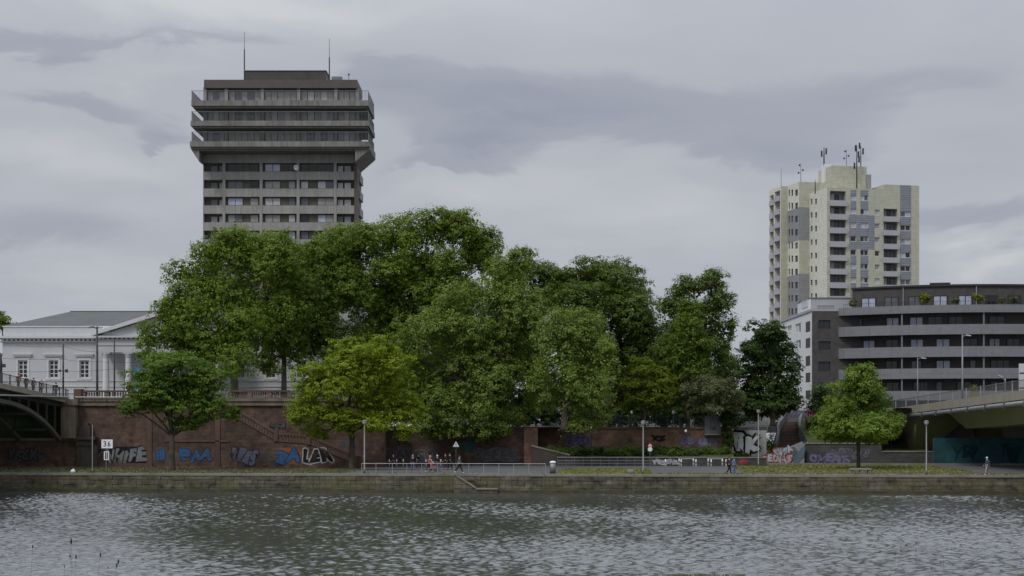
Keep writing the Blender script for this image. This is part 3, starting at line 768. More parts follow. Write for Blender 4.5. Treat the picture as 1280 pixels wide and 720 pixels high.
# balustrade on the terrace edge
def balustrade(name, label, px0, px1, t, z0, n):
    b = thing(name, label, 'balustrade', tuple(E.W(E.S((px0+px1)/2, t), t, z0)), 'stone balustrades on the embankment wall')
    a, c = E.S(px0, t), E.S(px1, t)
    mb = MB(E.T); mb.box(a, c, t-.22, t+.22, z0, z0+.16); mb.build('plinth', M['balustrade'], b)
    mb = MB(E.T); mb.box(a-.03, c+.03, t-.26, t+.26, z0+.82, z0+1.02); mb.build('handrail', M['sandstone_trim'], b)
    step = (c-a)/n
    for i in range(n+1):
        x = a+step*i
        if i % 9 == 0:
            mb = MB(E.T); mb.box(x-.24, x+.24, t-.21, t+.21, z0+.165, z0+.815); mb.build('pier', M['balustrade'], b)
        else:
            mb = MB(E.T); mb.lathe([(.085,z0+.162),(.085,z0+.22),(.05,z0+.27),(.10,z0+.42),(.045,z0+.68),(.085,z0+.74),(.085,z0+.818)], (x,t,0), 8); mb.build('baluster', M['balustrade'], b, smooth=True)
balustrade('balustrade', 'weathered stone balustrade on the wall top left of the street tree, near the bridge', 105, 193, 22.5, 9.725, 27)
balustrade('balustrade', 'weathered stone balustrade on the wall top above the staircase', 288, 362, 22.5, 9.725, 27)
mb = MB(E.T); s0, s1 = E.S(94,22.5), E.S(106,22.5); mb.box(s0, s1-.3, 22.0, 23.2, 9.725, 10.9)
tag(mb.build('stone_block', M['sandstone_trim'], loc=E.W(s0,22.5,9.7)), 'red sandstone block closing the balustrade beside the bridge railing', 'stone block')
# wall under and beside the bridge at the left
uw = thing('bridge_abutment', 'low red stone wall with ledge under the left bridge', 'wall', tuple(E.W(-54, 22.5, PZ)))
mb = MB(E.T); mb.box(-120, sL-.005, 22.5, 23.4, PZ-.3, 4.85); mb.build('wall', M['sandstone'], uw)
mb = MB(E.T); mb.box(-120, sL+2.4, 22.2, 23.9, 4.855, 5.15); mb.build('ledge', M['abut'], uw)
mb = MB(E.T); mb.box(-120, sL-1.2, 24.4, 25.4, 5.0, 9.3); mb.build('back_wall', M['green_wall'], uw)
s0, s1 = E.S(77.5,22.0), E.S(95.5,22.0)
mb = MB(E.T); mb.box(s0, s1, 21.6, 23.8, 5.155, 9.0); mb.box(s0-.3, s1+.3, 21.4, 23.9, 9.0, 9.72); mb.build('pier', M['abut'], uw)
mb = MB(E.T)
for a, b, z0, z1, d in ((97, 118, 4.3, 5.0, .9), (98, 121, 5.0, 5.35, 1.15), (100, 113, 5.35, 6.6, .7), (103, 110, 6.6, 7.0, .5), (97, 122, PZ-.2, 4.3, .75)):
    mb.box(E.S(a,22), E.S(b,22), 22.49-d, 22.49, z0+.003, z1)
mb.build('buttress', M['butt'], uw)
graffiti(uw, E, 'XEOK', 10, 48, 560, 576, 22.495, 'p_grey', 'p_black', 'faded grey graffiti under the arch', 13)
graffiti(uw, E, 'VV', 48, 62, 566, 576, 22.495, 'p_grey', 'p_black', 'faded small graffiti under the arch', 14)

# central and right walls
cw = thing('retaining_wall', 'dark stone retaining wall behind the walkers, shaded by trees', 'wall', tuple(E.W(0, 32, PZ)))
sc0, sc1 = E.S(470, 32), E.S(672, 32)
mb = MB(E.T); mb.box(sc0, sc1, 32, 32.9, PZ-.3, 6.3); mb.build('wall', M['sandstone'], cw)
mb = MB(E.T); mb.box(sc0, sc1+.1, 31.85, 32.95, 6.305, 6.5); mb.build('coping', M['sandstone_trim'], cw)
mb = MB(E.T); mb.box(E.S(655,31.5), E.S(672,31.5), 31.2, 31.99, PZ-.3, 6.3); mb.build('pier', M['brick_light'], cw)
graffiti(cw, E, 'VW', 576, 593, 552, 566, 31.995, 'p_teal', 'p_teal', 'teal scribble behind the warning sign', 15)
graffiti(cw, E, 'OGEEK', 593, 648, 560, 576, 31.995, 'p_grey', 'p_bluegrey', 'grey graffiti right of the warning sign', 16)
graffiti(cw, E, 'BAUSO', 482, 545, 561, 577, 31.995, 'p_grey', 'p_lilac', 'grey graffiti behind the walkers', 17)
mb = MB(E.T); mb.box(E.S(447,22), S481, 22.0, 22.49, PZ-.3, 6.6)
tag(mb.build('wall_pier', M['sandstone'], loc=E.W(S481,22,PZ)), 'reddish stone pier at the foot of the staircase', 'wall pier')
# ramp beside the right wall
rp = thing('ramp', 'stone ramp with sloping pale coping at the foot of the red wall', 'ramp', tuple(E.W(E.S(690,31), 31, PZ)))
r0, r1 = E.S(664, 30.5), E.S(712, 30.5)
mb = MB(E.T); mb.prism([(r0,PZ-.1),(r0,4.1),(r1,3.0),(r1,PZ-.1)], 30.6, 31.1); mb.build('wall', M['butt'], rp)
mb = MB(E.T); mb.prism([(r0,4.103),(r0,4.3),(r1,3.2),(r1,3.003)], 30.5, 31.15); mb.build('coping', M['coping'], rp)
rw = thing('embankment_wall', 'red brick embankment wall with purple graffiti and metal fence above it', 'wall', tuple(E.W(12, 38, PZ)))
s0, s1 = E.S(672, 38), E.S(916, 38)
mb = MB(E.T); mb.box(s0, s1, 38, 38.9, PZ-.3, 6.2); mb.build('wall', M['brick_light'], rw)
mb = MB(E.T); mb.box(s0, s1+.05, 37.85, 38.95, 6.205, 6.45); mb.build('coping', M['sandstone_trim'], rw)
graffiti(rw, E, 'San', 707, 737, 544, 553, 37.995, 'p_purple', 'p_silver', 'purple graffiti with pale outline', 18, bold=.09, edge=.16)
graffiti(rw, E, 'SAW', 708, 739, 551, 559, 37.995, 'p_purple', 'p_silver', 'lower line of the purple graffiti', 19, bold=.09, edge=.16)
graffiti(rw, E, 'OBAIN', 850, 897, 546, 558, 37.995, 'p_lilac', 'p_purple', 'faded lilac graffiti at the right end', 20)
graffiti(rw, E, 'xz', 815, 832, 544, 552, 37.995, 'p_black', 'p_black', 'small black scribble', 21)
graffiti(rw, E, 'ne', 784, 792, 548, 554, 37.995, 'p_grey', 'p_black', 'small grey scribble', 22)
# low wall and planted bank below the red wall
lo = thing('low_wall', 'low dark stone wall edging the planted bank below the red wall', 'wall', tuple(E.W(15, 30, PZ)))
s0, s1 = E.S(697, 30), E.S(958, 30)
mb = MB(E.T); mb.box(s0, s1, 30, 30.5, PZ-.2, 2.75); mb.build('wall', M['grey_stone'], lo)
mb = MB(E.T); mb.box(s0-.05, s1+.05, 29.9, 30.55, 2.753, 2.88); mb.build('coping', M['concrete_dark'], lo)
graffiti(lo, E, 'MESENR', 817, 848, 574, 581, 29.994, 'p_white', 'p_silver', 'white scribbled graffiti', 23, bold=.06)
graffiti(lo, E, 'RO', 925, 934, 573, 580, 29.994, 'p_red', 'p_red', 'red scribble', 24)
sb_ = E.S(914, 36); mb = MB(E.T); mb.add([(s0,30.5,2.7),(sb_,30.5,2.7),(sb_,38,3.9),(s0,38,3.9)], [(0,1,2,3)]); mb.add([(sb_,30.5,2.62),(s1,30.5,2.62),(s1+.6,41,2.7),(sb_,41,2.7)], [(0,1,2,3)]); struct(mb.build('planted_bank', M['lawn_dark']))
# fence on the right wall
fn = thing('metal_fence', 'dark blue green bar fence on top of the red embankment wall', 'fence', tuple(E.W(10, 38.4, 6.45)))
f0, f1 = E.S(640, 38.4), E.S(880, 38.4)
n = 16; w = (f1-f0)/n
for i in range(n):
    mb = MB(E.T); a = f0+w*i
    mb.box(a+.05, a+w-.05, 38.38, 38.42, 6.58, 6.63); mb.box(a+.05, a+w-.05, 38.38, 38.42, 7.78, 7.83)
    k = int(w/.13)
    for j in range(1, k): mb.box(a+w*j/k-.012, a+w*j/k+.012, 38.388, 38.412, 6.63, 7.78)
    mb.build('fence_panel', M['rail_green'], fn)
    mb = MB(E.T); mb.box(a-.04, a+.04, 38.36, 38.44, 6.45, 7.95); mb.build('post', M['rail_green'], fn)
mb = MB(E.T); a, b, c, d = E.rect(881, 901, 520, 543, 37.3); mb.box(a, b, 37.3, 39.4, c, d); 
gb = thing('metal_cabinet', 'plain blue grey metal cabinet overhanging the right end of the red wall', 'cabinet', tuple(E.W((a+b)/2, 38.3, c)))
mb.build('body', M['cab'], gb); mb = MB(E.T); mb.box(a-.06, b+.06, 37.12, 39.46, c-.08, c-.003); mb.build('sill', M['metal_mid'], gb)
mb = MB(E.T); mb.box(a-.05, b+.05, 37.14, 39.44, d+.003, d+.08); mb.build('lid', M['metal_dark'], gb)

# ------------------------------------------------------------------ stairs and walls at the right
rk = thing('concrete_wall', 'pale concrete wall painted with big white and black letters beside the brick steps', 'wall', tuple(E.W(E.S(937,41), 41, PZ)))
a, b, c, d = E.rect(917, 958, 538, 567, 41)
mb = MB(E.T); mb.prism([(a,c-1),(a,d+.55),(a+.7,d),(b,d),(b,c-1)], 41, 41.9); mb.build('wall', M['white_conc'], rk)
graffiti(rk, E, 'RK', 918, 949, 541, 565, 40.995, 'p_bright', 'p_black', 'white RK letters with thick black outline', 25, bold=.10, edge=.21, wob=.08)
rl = thing('railing', 'pale bar railing above the RK graffiti wall', 'railing', tuple(E.W(E.S(944,41.4), 41.4, d)))
a, b, c, d = E.rect(929, 959, 527, 541, 41.4)
mb = MB(E.T)
mb.box(a, b, 41.37, 41.43, d-.06, d); mb.box(a, b, 41.37, 41.43, c+.1, c+.16)
for i in range(24): x = a+(b-a)*(i+.5)/24; mb.box(x-.013, x+.013, 41.39, 41.41, c+.16, d-.06)
mb.build('bars', M['metal_mid'], rl)
for x in (a, (a+b)/2, b): mb = MB(E.T); mb.box(x-.04, x+.04, 41.35, 41.45, c-.05, d+.03); mb.build('post', M['metal_mid'], rl)

ss = thing('brick_stairs', 'brick red steps rising between curved grey parapets', 'staircase', tuple(E.W(E.S(985,42), 42, PZ)))
mb = MB()
n = 26
for i in range(n):
    u = i/(n-1); Yq = 189+11*u; z = 2.3+(7.1-2.3)*u
    xa = (962+12*u-CX)*Yq/FOC; xb = (1008-4*u-CX)*Yq/FOC
    mb.box(xa, xb, Yq, Yq+11/(n-1)+(.0 if i < n-1 else 2.), 1.6, z)
mb.build('steps', M['step_red'], ss)
for i in range(n):
    u = i/(n-1); Yq = 189+11*u; z = 2.3+4.8*u; mb = MB(); mb.box((963+12*u-CX)*Yq/FOC, (1007-4*u-CX)*Yq/FOC, Yq-.03, Yq-.004, z-.045, z+.006); mb.build('nosing', M['coping'], ss)
def ribbon(name, pts, zb, th, material, parent, label=None):
    P = [at(*p) for p in pts]; n = len(P); Q = []
    for i in range(n):                      # smooth subdivide
        if i < n-1:
            for k in range(5):
                t_ = k/5; p0, p1, p2, p3 = P[max(i-1,0)], P[i], P[i+1], P[min(i+2,n-1)]
                Q.append(.5*((2*p1)+(p2-p0)*t_+(2*p0-5*p1+4*p2-p3)*t_*t_+(3*p1-p0-3*p2+p3)*t_**3))
    Q.append(P[-1]); mb = MB(); vs = []
    for i, p in enumerate(Q):
        d = (Q[min(i+1,len(Q)-1)]-Q[max(i-1,0)]); d.z = 0; d.normalize(); nx = Vector((-d.y, d.x, 0))*th/2
        vs += [(p.x-nx.x,p.y-nx.y,zb),(p.x+nx.x,p.y+nx.y,zb),(p.x+nx.x,p.y+nx.y,p.z),(p.x-nx.x,p.y-nx.y,p.z)]
    fs = []
    for i in range(len(Q)-1):
        for k in range(4): fs.append((i*4+k, i*4+(k+1)%4, i*4+4+(k+1)%4, i*4+4+k))
    fs += [(0,3,2,1), tuple(len(vs)-4+k for k in range(4))]
    mb.add(vs, fs); o = mb.build(name, material, parent)
    if label: o['label'] = label
    return o
ribbon('parapet', [(983,516,202),(978,522,199.5),(973,530,197),(972.5,541,194.5),(969,555,192),(960,572,189.2)], 1.6, .32, M['stair_conc'], ss)
ribbon('parapet', [(1002,517,202),(1000,524,198.5),(1000,532,196),(1003,541,194),(1007,548,192),(1007,553,190),(1004,557,188.8)], 1.6, .32, M['stair_conc'], ss)
mb = MB(E.T); tq = 39.2
poly = [(E.S(952,tq), PZ-.1), (E.S(952,tq), E.Z(573,E.S(952,tq),tq)), (E.S(1003,tq), E.Z(552,E.S(1003,tq),tq)), (E.S(1006,tq), E.Z(556,E.S(1005,tq),tq)), (E.S(1005,tq), PZ-.1)]
mb.prism(poly, tq, tq+.5); o = mb.build('front_wall', M['grey_conc'], ss)
graffiti(ss, E, 'BEOWNS', 954, 990, 568, 579, tq-.004, 'p_white', 'p_red', 'red, white and blue graffiti', 26, bold=.06, edge=.14, back='p_red')
graffiti(ss, E, 'SWEA', 967, 990, 559, 569, tq-.024, 'p_white', 'p_bluegrey', 'upper row of the red and white graffiti', 28, bold=.05, edge=.12, rot=.35, back='p_red')
graffiti(ss, E, 'OJ', 990, 1003, 557, 578, tq-.004, 'p_bluegrey', 'p_teal', 'blue graffiti', 27, bold=.1)
tw = thing('graffiti_wall', 'low wall with lilac UERS graffiti at the top of the brick steps', 'wall', tuple(W0.W((998-CX)*206/FOC, 206, 7)))
G = Fr(0, 206, 0)
a, b, c, d = G.rect(983, 1022, 513, 534, 0); mb = MB(G.T); mb.box(a, b, 0, .4, 5, d); mb.build('wall', M['stair_conc'], tw)
graffiti(tw, G, 'UERS', 986, 1008, 514, 521, -.004, 'p_lilac', 'p_purple', 'lilac UERS graffiti', 30, bold=.08)
graffiti(tw, G, 'MK', 1010, 1021, 514, 528, -.004, 'p_pink', 'p_purple', 'pink graffiti', 31, bold=.10)
gw = thing('retaining_wall', 'grey stone retaining wall behind the bench and under the bridge end', 'wall', tuple(E.W(E.S(1080,40), 40, PZ)))
a, b, bm = E.S(1008, 40), E.S(1170, 40), E.S(1102, 40)
mb = MB(E.T); mb.box(a, bm, 40, 40.8, PZ-.3, 4.3); mb.box(bm+.005, b, 40, 40.8, PZ-.3, 3.3); mb.build('wall', M['grey_stone'], gw)
mb = MB(E.T); mb.box(a, bm, 39.9, 40.9, 4.303, 4.45); mb.box(bm+.01, b, 39.92, 40.9, 3.303, 3.42); mb.build('coping', M['concrete_dark'], gw)
mb = MB(E.T); mb.box(E.S(935,36), 60, 36, 36.6, PZ-.1, 2.0); mb.build('kerb', M['coping'], gw)
graffiti(gw, E, 'OMERS', 1012, 1062, 567, 579, 39.995, 'p_lilac', 'p_purple', 'dull purple graffiti', 32)
graffiti(gw, E, 'REKON', 1040, 1085, 562, 574, 39.99, 'p_grey', 'p_lilac', 'grey graffiti behind the tree trunk', 33)
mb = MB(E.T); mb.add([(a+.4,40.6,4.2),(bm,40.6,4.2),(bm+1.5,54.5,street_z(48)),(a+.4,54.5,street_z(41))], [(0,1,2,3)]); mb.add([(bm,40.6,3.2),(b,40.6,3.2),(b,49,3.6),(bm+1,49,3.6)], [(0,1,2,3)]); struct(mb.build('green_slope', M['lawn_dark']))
# ------------------------------------------------------------------ left bridge
XL = -51.9
lb = thing('arch_bridge', 'steel arch road bridge at the left edge with grey bar railing', 'bridge', (XL, 173, 5))
def deckz(Y):
    for (y0,z0),(y1,z1) in zip(DK, DK[1:]):
        if y0 <= Y <= y1: return z0+(z1-z0)*(Y-y0)/(y1-y0)
    return DK[-1][1]
DK = [(20,12.2),(100,12.4),(130,11.95),(150,11.05),(169,10.05),(174,9.75)]
up = [(y,z) for y,z in DK]
mb = MB(); mb.prismx(up + [(y,z-.55) for y,z in reversed(up)], XL-20, XL); mb.build('deck', M['deck'], lb)
mb = MB(); mb.prismx([(y,z-.553) for y,z in up] + [(y,z-1.1) for y,z in reversed(up)], XL-19.5, XL-.5); mb.build('girder', M['steel_old'], lb)
arc = [(y, 9.5-4.15*(max(0,(y-145)/25.8))**2.7) for y in np.linspace(145, 171.2, 18)]
arc = [(290-y, z) for y, z in reversed(arc)] + arc[1:]
for i in range(5):
    x = XL-.25-i*4.6
    mb = MB(); mb.prismx([(y,z) for y,z in arc] + [(y,z-.42) for y,z in reversed(arc)], x-.5, x); mb.build('arch_rib', M['steel_rib'], lb)
    for y, z in arc[1:-1:2]:
        top = deckz(y)-1.1
        if top-z > .25: mb = MB(); mb.box(x-.35, x-.15, y-.09, y+.09, z-.1, top); mb.build('spandrel_post', M['steel_old'], lb)
for y, z in arc[::4]: mb = MB(); mb.box(XL-18.6, XL-.8, y-.08, y+.08, z-.35, z-.1); mb.build('cross_brace', M['steel_old'], lb)
mb = MB(); mb.tube([(XL+.12, 60, 9.6), (XL+.12, 150, 9.76), (XL+.12, 173, 9.93)], .085, 8); mb.build('service_pipe', M['metal_light'], lb)
mb = MB(); mb.box(XL-18, XL+.5, 118, 122, -1.5, 6.5); mb.build('pier', M['abut'], lb)
y = 120.
while y < 173.5:
    y2 = min(y+2.4, 174); mb = MB(); z0, z1 = deckz(y), deckz(y2)
    mb.prismx([(y+.06,z0+1.0),(y2-.06,z1+1.0),(y2-.06,z1+1.06),(y+.06,z0+1.06)], XL-.24, XL-.16)
    mb.prismx([(y+.06,z0+.12),(y2-.06,z1+.12),(y2-.06,z1+.16),(y+.06,z0+.16)], XL-.22, XL-.18)
    n = 11
    for j in range(1, n):
        u = j/n; yy = y+(y2-y)*u; zz = z0+(z1-z0)*u; mb.box(XL-.209, XL-.191, yy-.009, yy+.009, zz+.16, zz+1.0)
    mb.build('railing_panel', M['metal_mid'], lb)
    mb = MB(); mb.box(XL-.25, XL-.15, y-.05, y+.05, z0, z0+1.14); mb.build('railing_post', M['metal_dark'], lb)
    y += 2.4
# pipe that runs on along the wall top to the yellow board
pp = thing('service_pipe', 'thin pale pipe running along the wall top from the bridge to the yellow board', 'pipe', tuple(E.W(E.S(130,21.9), 21.9, 9.8)))
a, b = E.S(94, 21.95), E.S(171, 21.95)
mb = MB(E.T); mb.tube([(a,21.95,9.95),(b,21.95,9.93)], .06, 8); mb.build('tube', M['metal_light'], pp)
for i in range(5):
    x = a+(b-a)*(i+.5)/5; mb = MB(E.T); mb.box(x-.03, x+.03, 21.93, 22.10, 9.55, 9.93); mb.build('bracket', M['metal_mid'], pp)
yb = thing('yellow_board', 'small yellow diamond board on the wall top in front of the street tree', 'sign', tuple(E.W(E.S(171,21.7), 21.7, 9.9)))
a, b, c, d = E.rect(168, 174, 486, 497, 21.7); m_ = (a+b)/2
mb = MB(E.T); mb.prism([(m_,c),(b,(c+d)/2-.1),(m_+.08,d),(a,(c+d)/2-.2)], 21.68, 21.72); mb.build('board', M['p_yellow'], yb)
mb = MB(E.T); mb.tube([(m_,21.78,9.4),(m_,21.78,d-.1)], .03); mb.build('post', M['metal_mid'], yb)

# ------------------------------------------------------------------ right bridge
XR = 51.9
rb = thing('girder_bridge', 'concrete and olive steel road bridge at the right edge with a mesh railing', 'bridge', (XR, 200, 3))
def dz(Y): return 10.32-.0264*(Y-150) if Y > 110 else 11.376
DR = [(20, 11.376), (110, 11.376), (205, dz(205)), (240, 8.95)]
mb = MB(); mb.prismx(DR + [(y,z-.98) for y,z in reversed(DR)], XR, XR+.35); mb.build('fascia', M['deck'], rb)
mb = MB(); mb.prismx([(y,z-.12) for y,z in DR] + [(y,z-.75) for y,z in reversed(DR)], XR+.352, XR+20); mb.build('deck', M['asphalt'], rb)
mb = MB(); mb.tube([(XR-.32,y,dz(y)-1.38) for y in (40,110,150,204)], .24, 10); mb.build('drain_pipe', M['pipe'], rb, smooth=True)
for i in range(14):
    y = 204-i*6.2; z = dz(y); mb = MB(); mb.prismx([(y-.10,z-1.02),(y+.10,z-1.02),(y+.45,z-1.75),(y+.25,z-1.75)], XR-.62, XR+.02); mb.build('pipe_bracket', M['metal_mid'], rb)
# haunched box girders
for gx, w in ((XR+2.6, 5.2), (XR+11.5, 5.2)):
    low = [(183, 6.45+.1), (179.5, 6.25), (165, 6.62), (145, 7.4), (110, 8.9), (60, 9.8), (20, 9.8)]
    topz = [(y, dz(y)-.80) for y, _ in low]
    mb = MB()
    n = len(low); vs = []
    for (y, zb), (_, zt) in zip(low, topz):
        ins = .55 if y < 182 else 0.
        zb2 = zb if y < 182 else zt-.25
        vs += [(gx-1.1, y, zt), (gx+ins, y, zb2), (gx+w-ins, y, zb2), (gx+w+1.1, y, zt)]
    fs = []
    for i in range(n-1):
        for k in range(4): fs.append((i*4+k, i*4+(k+1)%4, i*4+4+(k+1)%4, i*4+4+k))
    fs += [(0,1,2,3), tuple(reversed([(n-1)*4+k for k in range(4)]))]
    mb.add(vs, fs); mb.build('box_girder', M['olive'], rb)
for gx in (XR+.2, XR+9.5):
    mb = MB(); Yc = 194.5
    mb.hexa([(gx+.5,Yc-.4,2.2),(gx+1.1,Yc-.4,2.2),(gx+1.1,Yc+.5,2.2),(gx+.5,Yc+.5,2.2),(gx-.3,Yc-5.5,dz(Yc)-.8),(gx+7,Yc-5.5,dz(Yc)-.8),(gx+7,Yc+4,dz(Yc)-.8),(gx-.3,Yc+4,dz(Yc)-.8)])
    mb.build('pier', M['olive'], rb)
y = 206.
while y > 118:
    y2 = y-5.2; z0, z1 = dz(y), dz(y2); x = XR+.17; mb = MB()
    mb.prismx([(y-.05,z0+.99),(y2+.05,z1+.99),(y2+.05,z1+1.06),(y-.05,z0+1.06)], x-.05, x+.05)
    mb.prismx([(y-.05,z0+.10),(y2+.05,z1+.10),(y2+.05,z1+.14),(y-.05,z0+.14)], x-.03, x+.03)
    for j in range(1, 30):
        u = j/30; yy = y+(y2-y)*u; zz = z0+(z1-z0)*u; mb.box(x-.006, x+.006, yy-.008, yy+.008, zz+.14, zz+.99)
    for j in range(1, 6):
        h = .14+.85*j/6; mb.prismx([(y-.05,z0+h),(y2+.05,z1+h),(y2+.05,z1+h+.012),(y-.05,z0+h+.012)], x-.005, x+.005)
    mb.build('railing_panel', M['metal_mid'], rb)
    mb = MB(); mb.box(x-.05, x+.05, y-.05, y+.05, z0, z0+1.12); mb.build('railing_post', M['metal_light'], rb)
    y = y2
# mural wall under the bridge
mw = thing('mural_wall', 'turquoise painted mural wall in the shade under the right bridge', 'wall', (XR+8, 181, PZ))
a = E.S(1168, 37)
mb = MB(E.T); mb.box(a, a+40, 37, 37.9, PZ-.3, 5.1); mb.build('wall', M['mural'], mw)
mb = MB(E.T); mb.box(a+9, a+40, 39.5, 40.2, 5.0, 9.5); mb.build('upper_wall', M['concrete_dark'], mw)
graffiti(mw, E, 'YD', 1188, 1218, 557, 577, 36.995, 'p_navy', 'p_navy', 'dark navy shapes on the mural', 34, bold=-.045, edge=-.075, wob=.3)
graffiti(mw, E, 'p', 1210, 1226, 556, 572, 36.995, 'p_navy', 'p_navy', 'dark navy wing shape on the mural', 35, bold=-.045, edge=-.075, rot=.9)
graffiti(mw, E, 'TII', 1250, 1275, 555, 578, 36.995, 'p_navy', 'p_navy', 'dark navy strokes at the right of the mural', 36, bold=-.03, edge=-.055)
mb = MB(); mb.box(46, XR+24, 204.5, 205.5, 1.5, 8.1)
tag(mb.build('bridge_abutment', M['concrete_dark'], loc=(55,205,2)), 'dark concrete abutment closing the space under the right bridge', 'wall')

# ------------------------------------------------------------------ lamps, signs, rails, street furniture
def lamp_proto(label, h, loc, group):
    l = thing('street_lamp', label, 'street lamp', loc, group); x, y, z = loc
    mb = MB(); mb.lathe([(.11,z),(.11,z+.5),(.07,z+.55),(.055,z+h-.35)], (x,y,0), 10); mb.build('pole', M['metal_mid'], l, smooth=True)
    mb = MB(); mb.lathe([(.05,z+h-.36),(.16,z+h-.30),(.24,z+h-.12),(.24,z+h-.04)], (x,y,0), 12); mb.build('lantern', M['metal_light'], l, smooth=True)
    mb = MB(); mb.lathe([(.27,z+h-.038),(.20,z+h+.05),(.05,z+h+.10)], (x,y,0), 12); mb.build('cap', M['metal_mid'], l, smooth=True)
    return l
def foot(px, py, t):      # point on the promenade frame at depth t
    s = E.S(px, t); w = E.W(s, t, PZ); return (w.x, w.y, PZ)
LAMPS = [(455.5, 1.4, 5.35, 'grey promenade lamp at the left end of the quay railing'),
         (804, 1.6, 5.3, 'grey promenade lamp on the lawn beside the red triangle sign'),
         (1158, 1.4, 5.3, 'grey promenade lamp in front of the right bridge'),
         (948, 27, 6.6, 'grey lamp before the RK graffiti wall')]
g = 'lamps along the promenade'
for px, t, h, lab in LAMPS: lamp_proto(lab, h, foot(px, 0, t), g)
def arm_lamp(name, label, px, Y, y0, y1, arm, mtl, r=.09, group=None, head=None):
    x = (px-CX)*Y/FOC; z0 = EYE-(y0-HY)*Y/FOC; z1 = EYE-(y1-HY)*Y/FOC
    l = thing(name, label, 'street lamp', (x, Y, z0), group)
    mb = MB(); mb.lathe([(r*1.3,z0-.3),(r*1.2,z0+1.2),(r*.8,z1)], (x,Y,0), 9); mb.build('pole', mtl, l, smooth=True)
    if arm:
        d = arm*Y/FOC; dr = 1 if d > 0 else -1; dh = head or 0
        mb = MB(); mb.tube([(x,Y,z1-.3),(x+d*.5,Y,z1-.05+dh*.5),(x+d*.62,Y,z1-.08+dh)], r*.5); mb.build('arm', mtl, l)
        mb = MB(); zz = z1-.1+dh
        mb.hexa([(x+d*.5,Y-.16,zz-.06-dh*.4),(x+d*1.15,Y-.16,zz-.1+dh*.5),(x+d*1.15,Y+.16,zz-.1+dh*.5),(x+d*.5,Y+.16,zz-.06-dh*.4),(x+d*.5,Y-.12,zz+.12-dh*.4),(x+d*1.15,Y-.1,zz+.0+dh*.5),(x+d*1.15,Y+.1,zz+.0+dh*.5),(x+d*.5,Y+.12,zz+.12-dh*.4)])
        mb.build('lamp_head', M['metal_light'] if mtl is not M['metal_dark'] else M['metal_dark'], l)
    return l
arm_lamp('street_lamp', 'tall dark street lamp with an arm pointing left before the white building', 121.5, 190, 507, 408, -10, M['metal_dark'], .14)
arm_lamp('street_lamp', 'tall pale street lamp on the right bridge with its head pointing right', 1203, 174, 500, 418, 9, M['metal_mid'], .10, 'lamps on the right bridge')
arm_lamp('street_lamp', 'thin pale lamp pole left of the tallest lamp on the right bridge', 1147, 193, 505, 446.5, 9, M['metal_mid'], .06, 'lamps on the right bridge')
arm_lamp('street_lamp', 'short pale lamp with a tilted head pointing left at the right end of the bridge', 1256.5, 160, 489, 473, -8, M['metal_light'], .05, 'lamps on the right bridge', head=.35)
def mast(label, px, Y, y0, y1, extra=None):
    x = (px-CX)*Y/FOC; z0 = EYE-(y0-HY)*Y/FOC; z1 = EYE-(y1-HY)*Y/FOC
    l = thing('tram_mast', label, 'mast', (x,Y,z0), 'overhead wire masts before the white building')
    mb = MB(); mb.lathe([(.11,z0-.3),(.085,z1)], (x,Y,0), 8); mb.build('pole', M['metal_dark'], l, smooth=True)
    if extra:
        z = EYE-(extra-HY)*Y/FOC
        mb = MB(); mb.box(x-.55, x+.5, Y-.05, Y+.05, z-.04, z+.04); mb.box(x+.25,x+.55,Y-.1,Y+.1,z-.2,z+.18); mb.box(x-.55,x-.3,Y-.1,Y+.1,z-.12,z+.12); mb.build('signal_arm', M['metal_dark'], l)
mast('dark mast with a small signal arm at the end of the left bridge railing', 79, 176, 497, 430, 463.5)
mast('plain dark mast in front of the white portico columns', 143, 190, 507, 425)
mast('dark mast cut by the left edge of the photo', 0.5, 160, 480, 441, 457)
def cable(label, pts):
    P = [at(*p) for p in pts]; Q = []
    for a, b in zip(P, P[1:]):
        for k in range(8): t_ = k/8; p = a.lerp(b, t_); p.z -= .5*t_*(1-t_)*4*.25; Q.append(p)
    Q.append(P[-1]); mb = MB(); mb.tube(Q, .018, 5); tag(mb.build('overhead_cable', M['metal_dark'], loc=Q[0]), label, 'cable', 'overhead cables before the white building')
cable('topmost thin overhead cable between the dark masts', [(20,432,176),(79,433,176),(121,440,190),(200,438,195)])
cable('middle thin overhead cable crossing the white building windows', [(-30,446,176),(79,449,176),(121,452,190),(200,452,195)])
cable('lowest thin overhead cable just above the bridge railing', [(-30,463,165),(79,464,176),(143,461,190),(210,462,195)])

# quay railing
qr = thing('quay_railing', 'pale two rail handrail along the quay edge in front of the walkers', 'railing', foot(567, 0, .5))
PR = [452, 470, 490.5, 508.5, 527, 547, 567.5, 586, 604.5, 623.5, 642, 661, 682]
zb = 1.85
mb = MB(E.T); a, b = E.S(452,.35), E.S(682,.35)
mb.tube([(a,.35,zb+1.02),(b,.35,zb+1.02)], .028, 8); mb.build('top_rail', M['metal_light'], qr)
mb = MB(E.T); mb.tube([(a,.35,zb+.55),(E.S(568,.35),.35,zb+.55)], .02, 6); mb.build('middle_rail', M['metal_mid'], qr)
for px in PR:
    x = E.S(px,.35); mb = MB(E.T); mb.tube([(x,.35,zb-.05),(x,.35,zb+1.0)], .022, 7); mb.build('post', M['metal_light'], qr)
r2 = thing('path_railing', 'thin grey railing in front of the low stone wall left of the red triangle sign', 'railing', foot(757, 0, 26))
a, b = E.S(697,26), E.S(815,26); n = 11
mb = MB(E.T)
for h in (1.12, .75, .4): mb.tube([(a,26,PZ+h),(b,26,PZ+h)], .022, 6)
mb.build('rails', M['metal_mid'], r2)
for i in range(n+1): x = a+(b-a)*i/n; mb = MB(E.T); mb.tube([(x,26,PZ),(x,26,PZ+1.12)], .025, 6); mb.build('post', M['metal_mid'], r2)
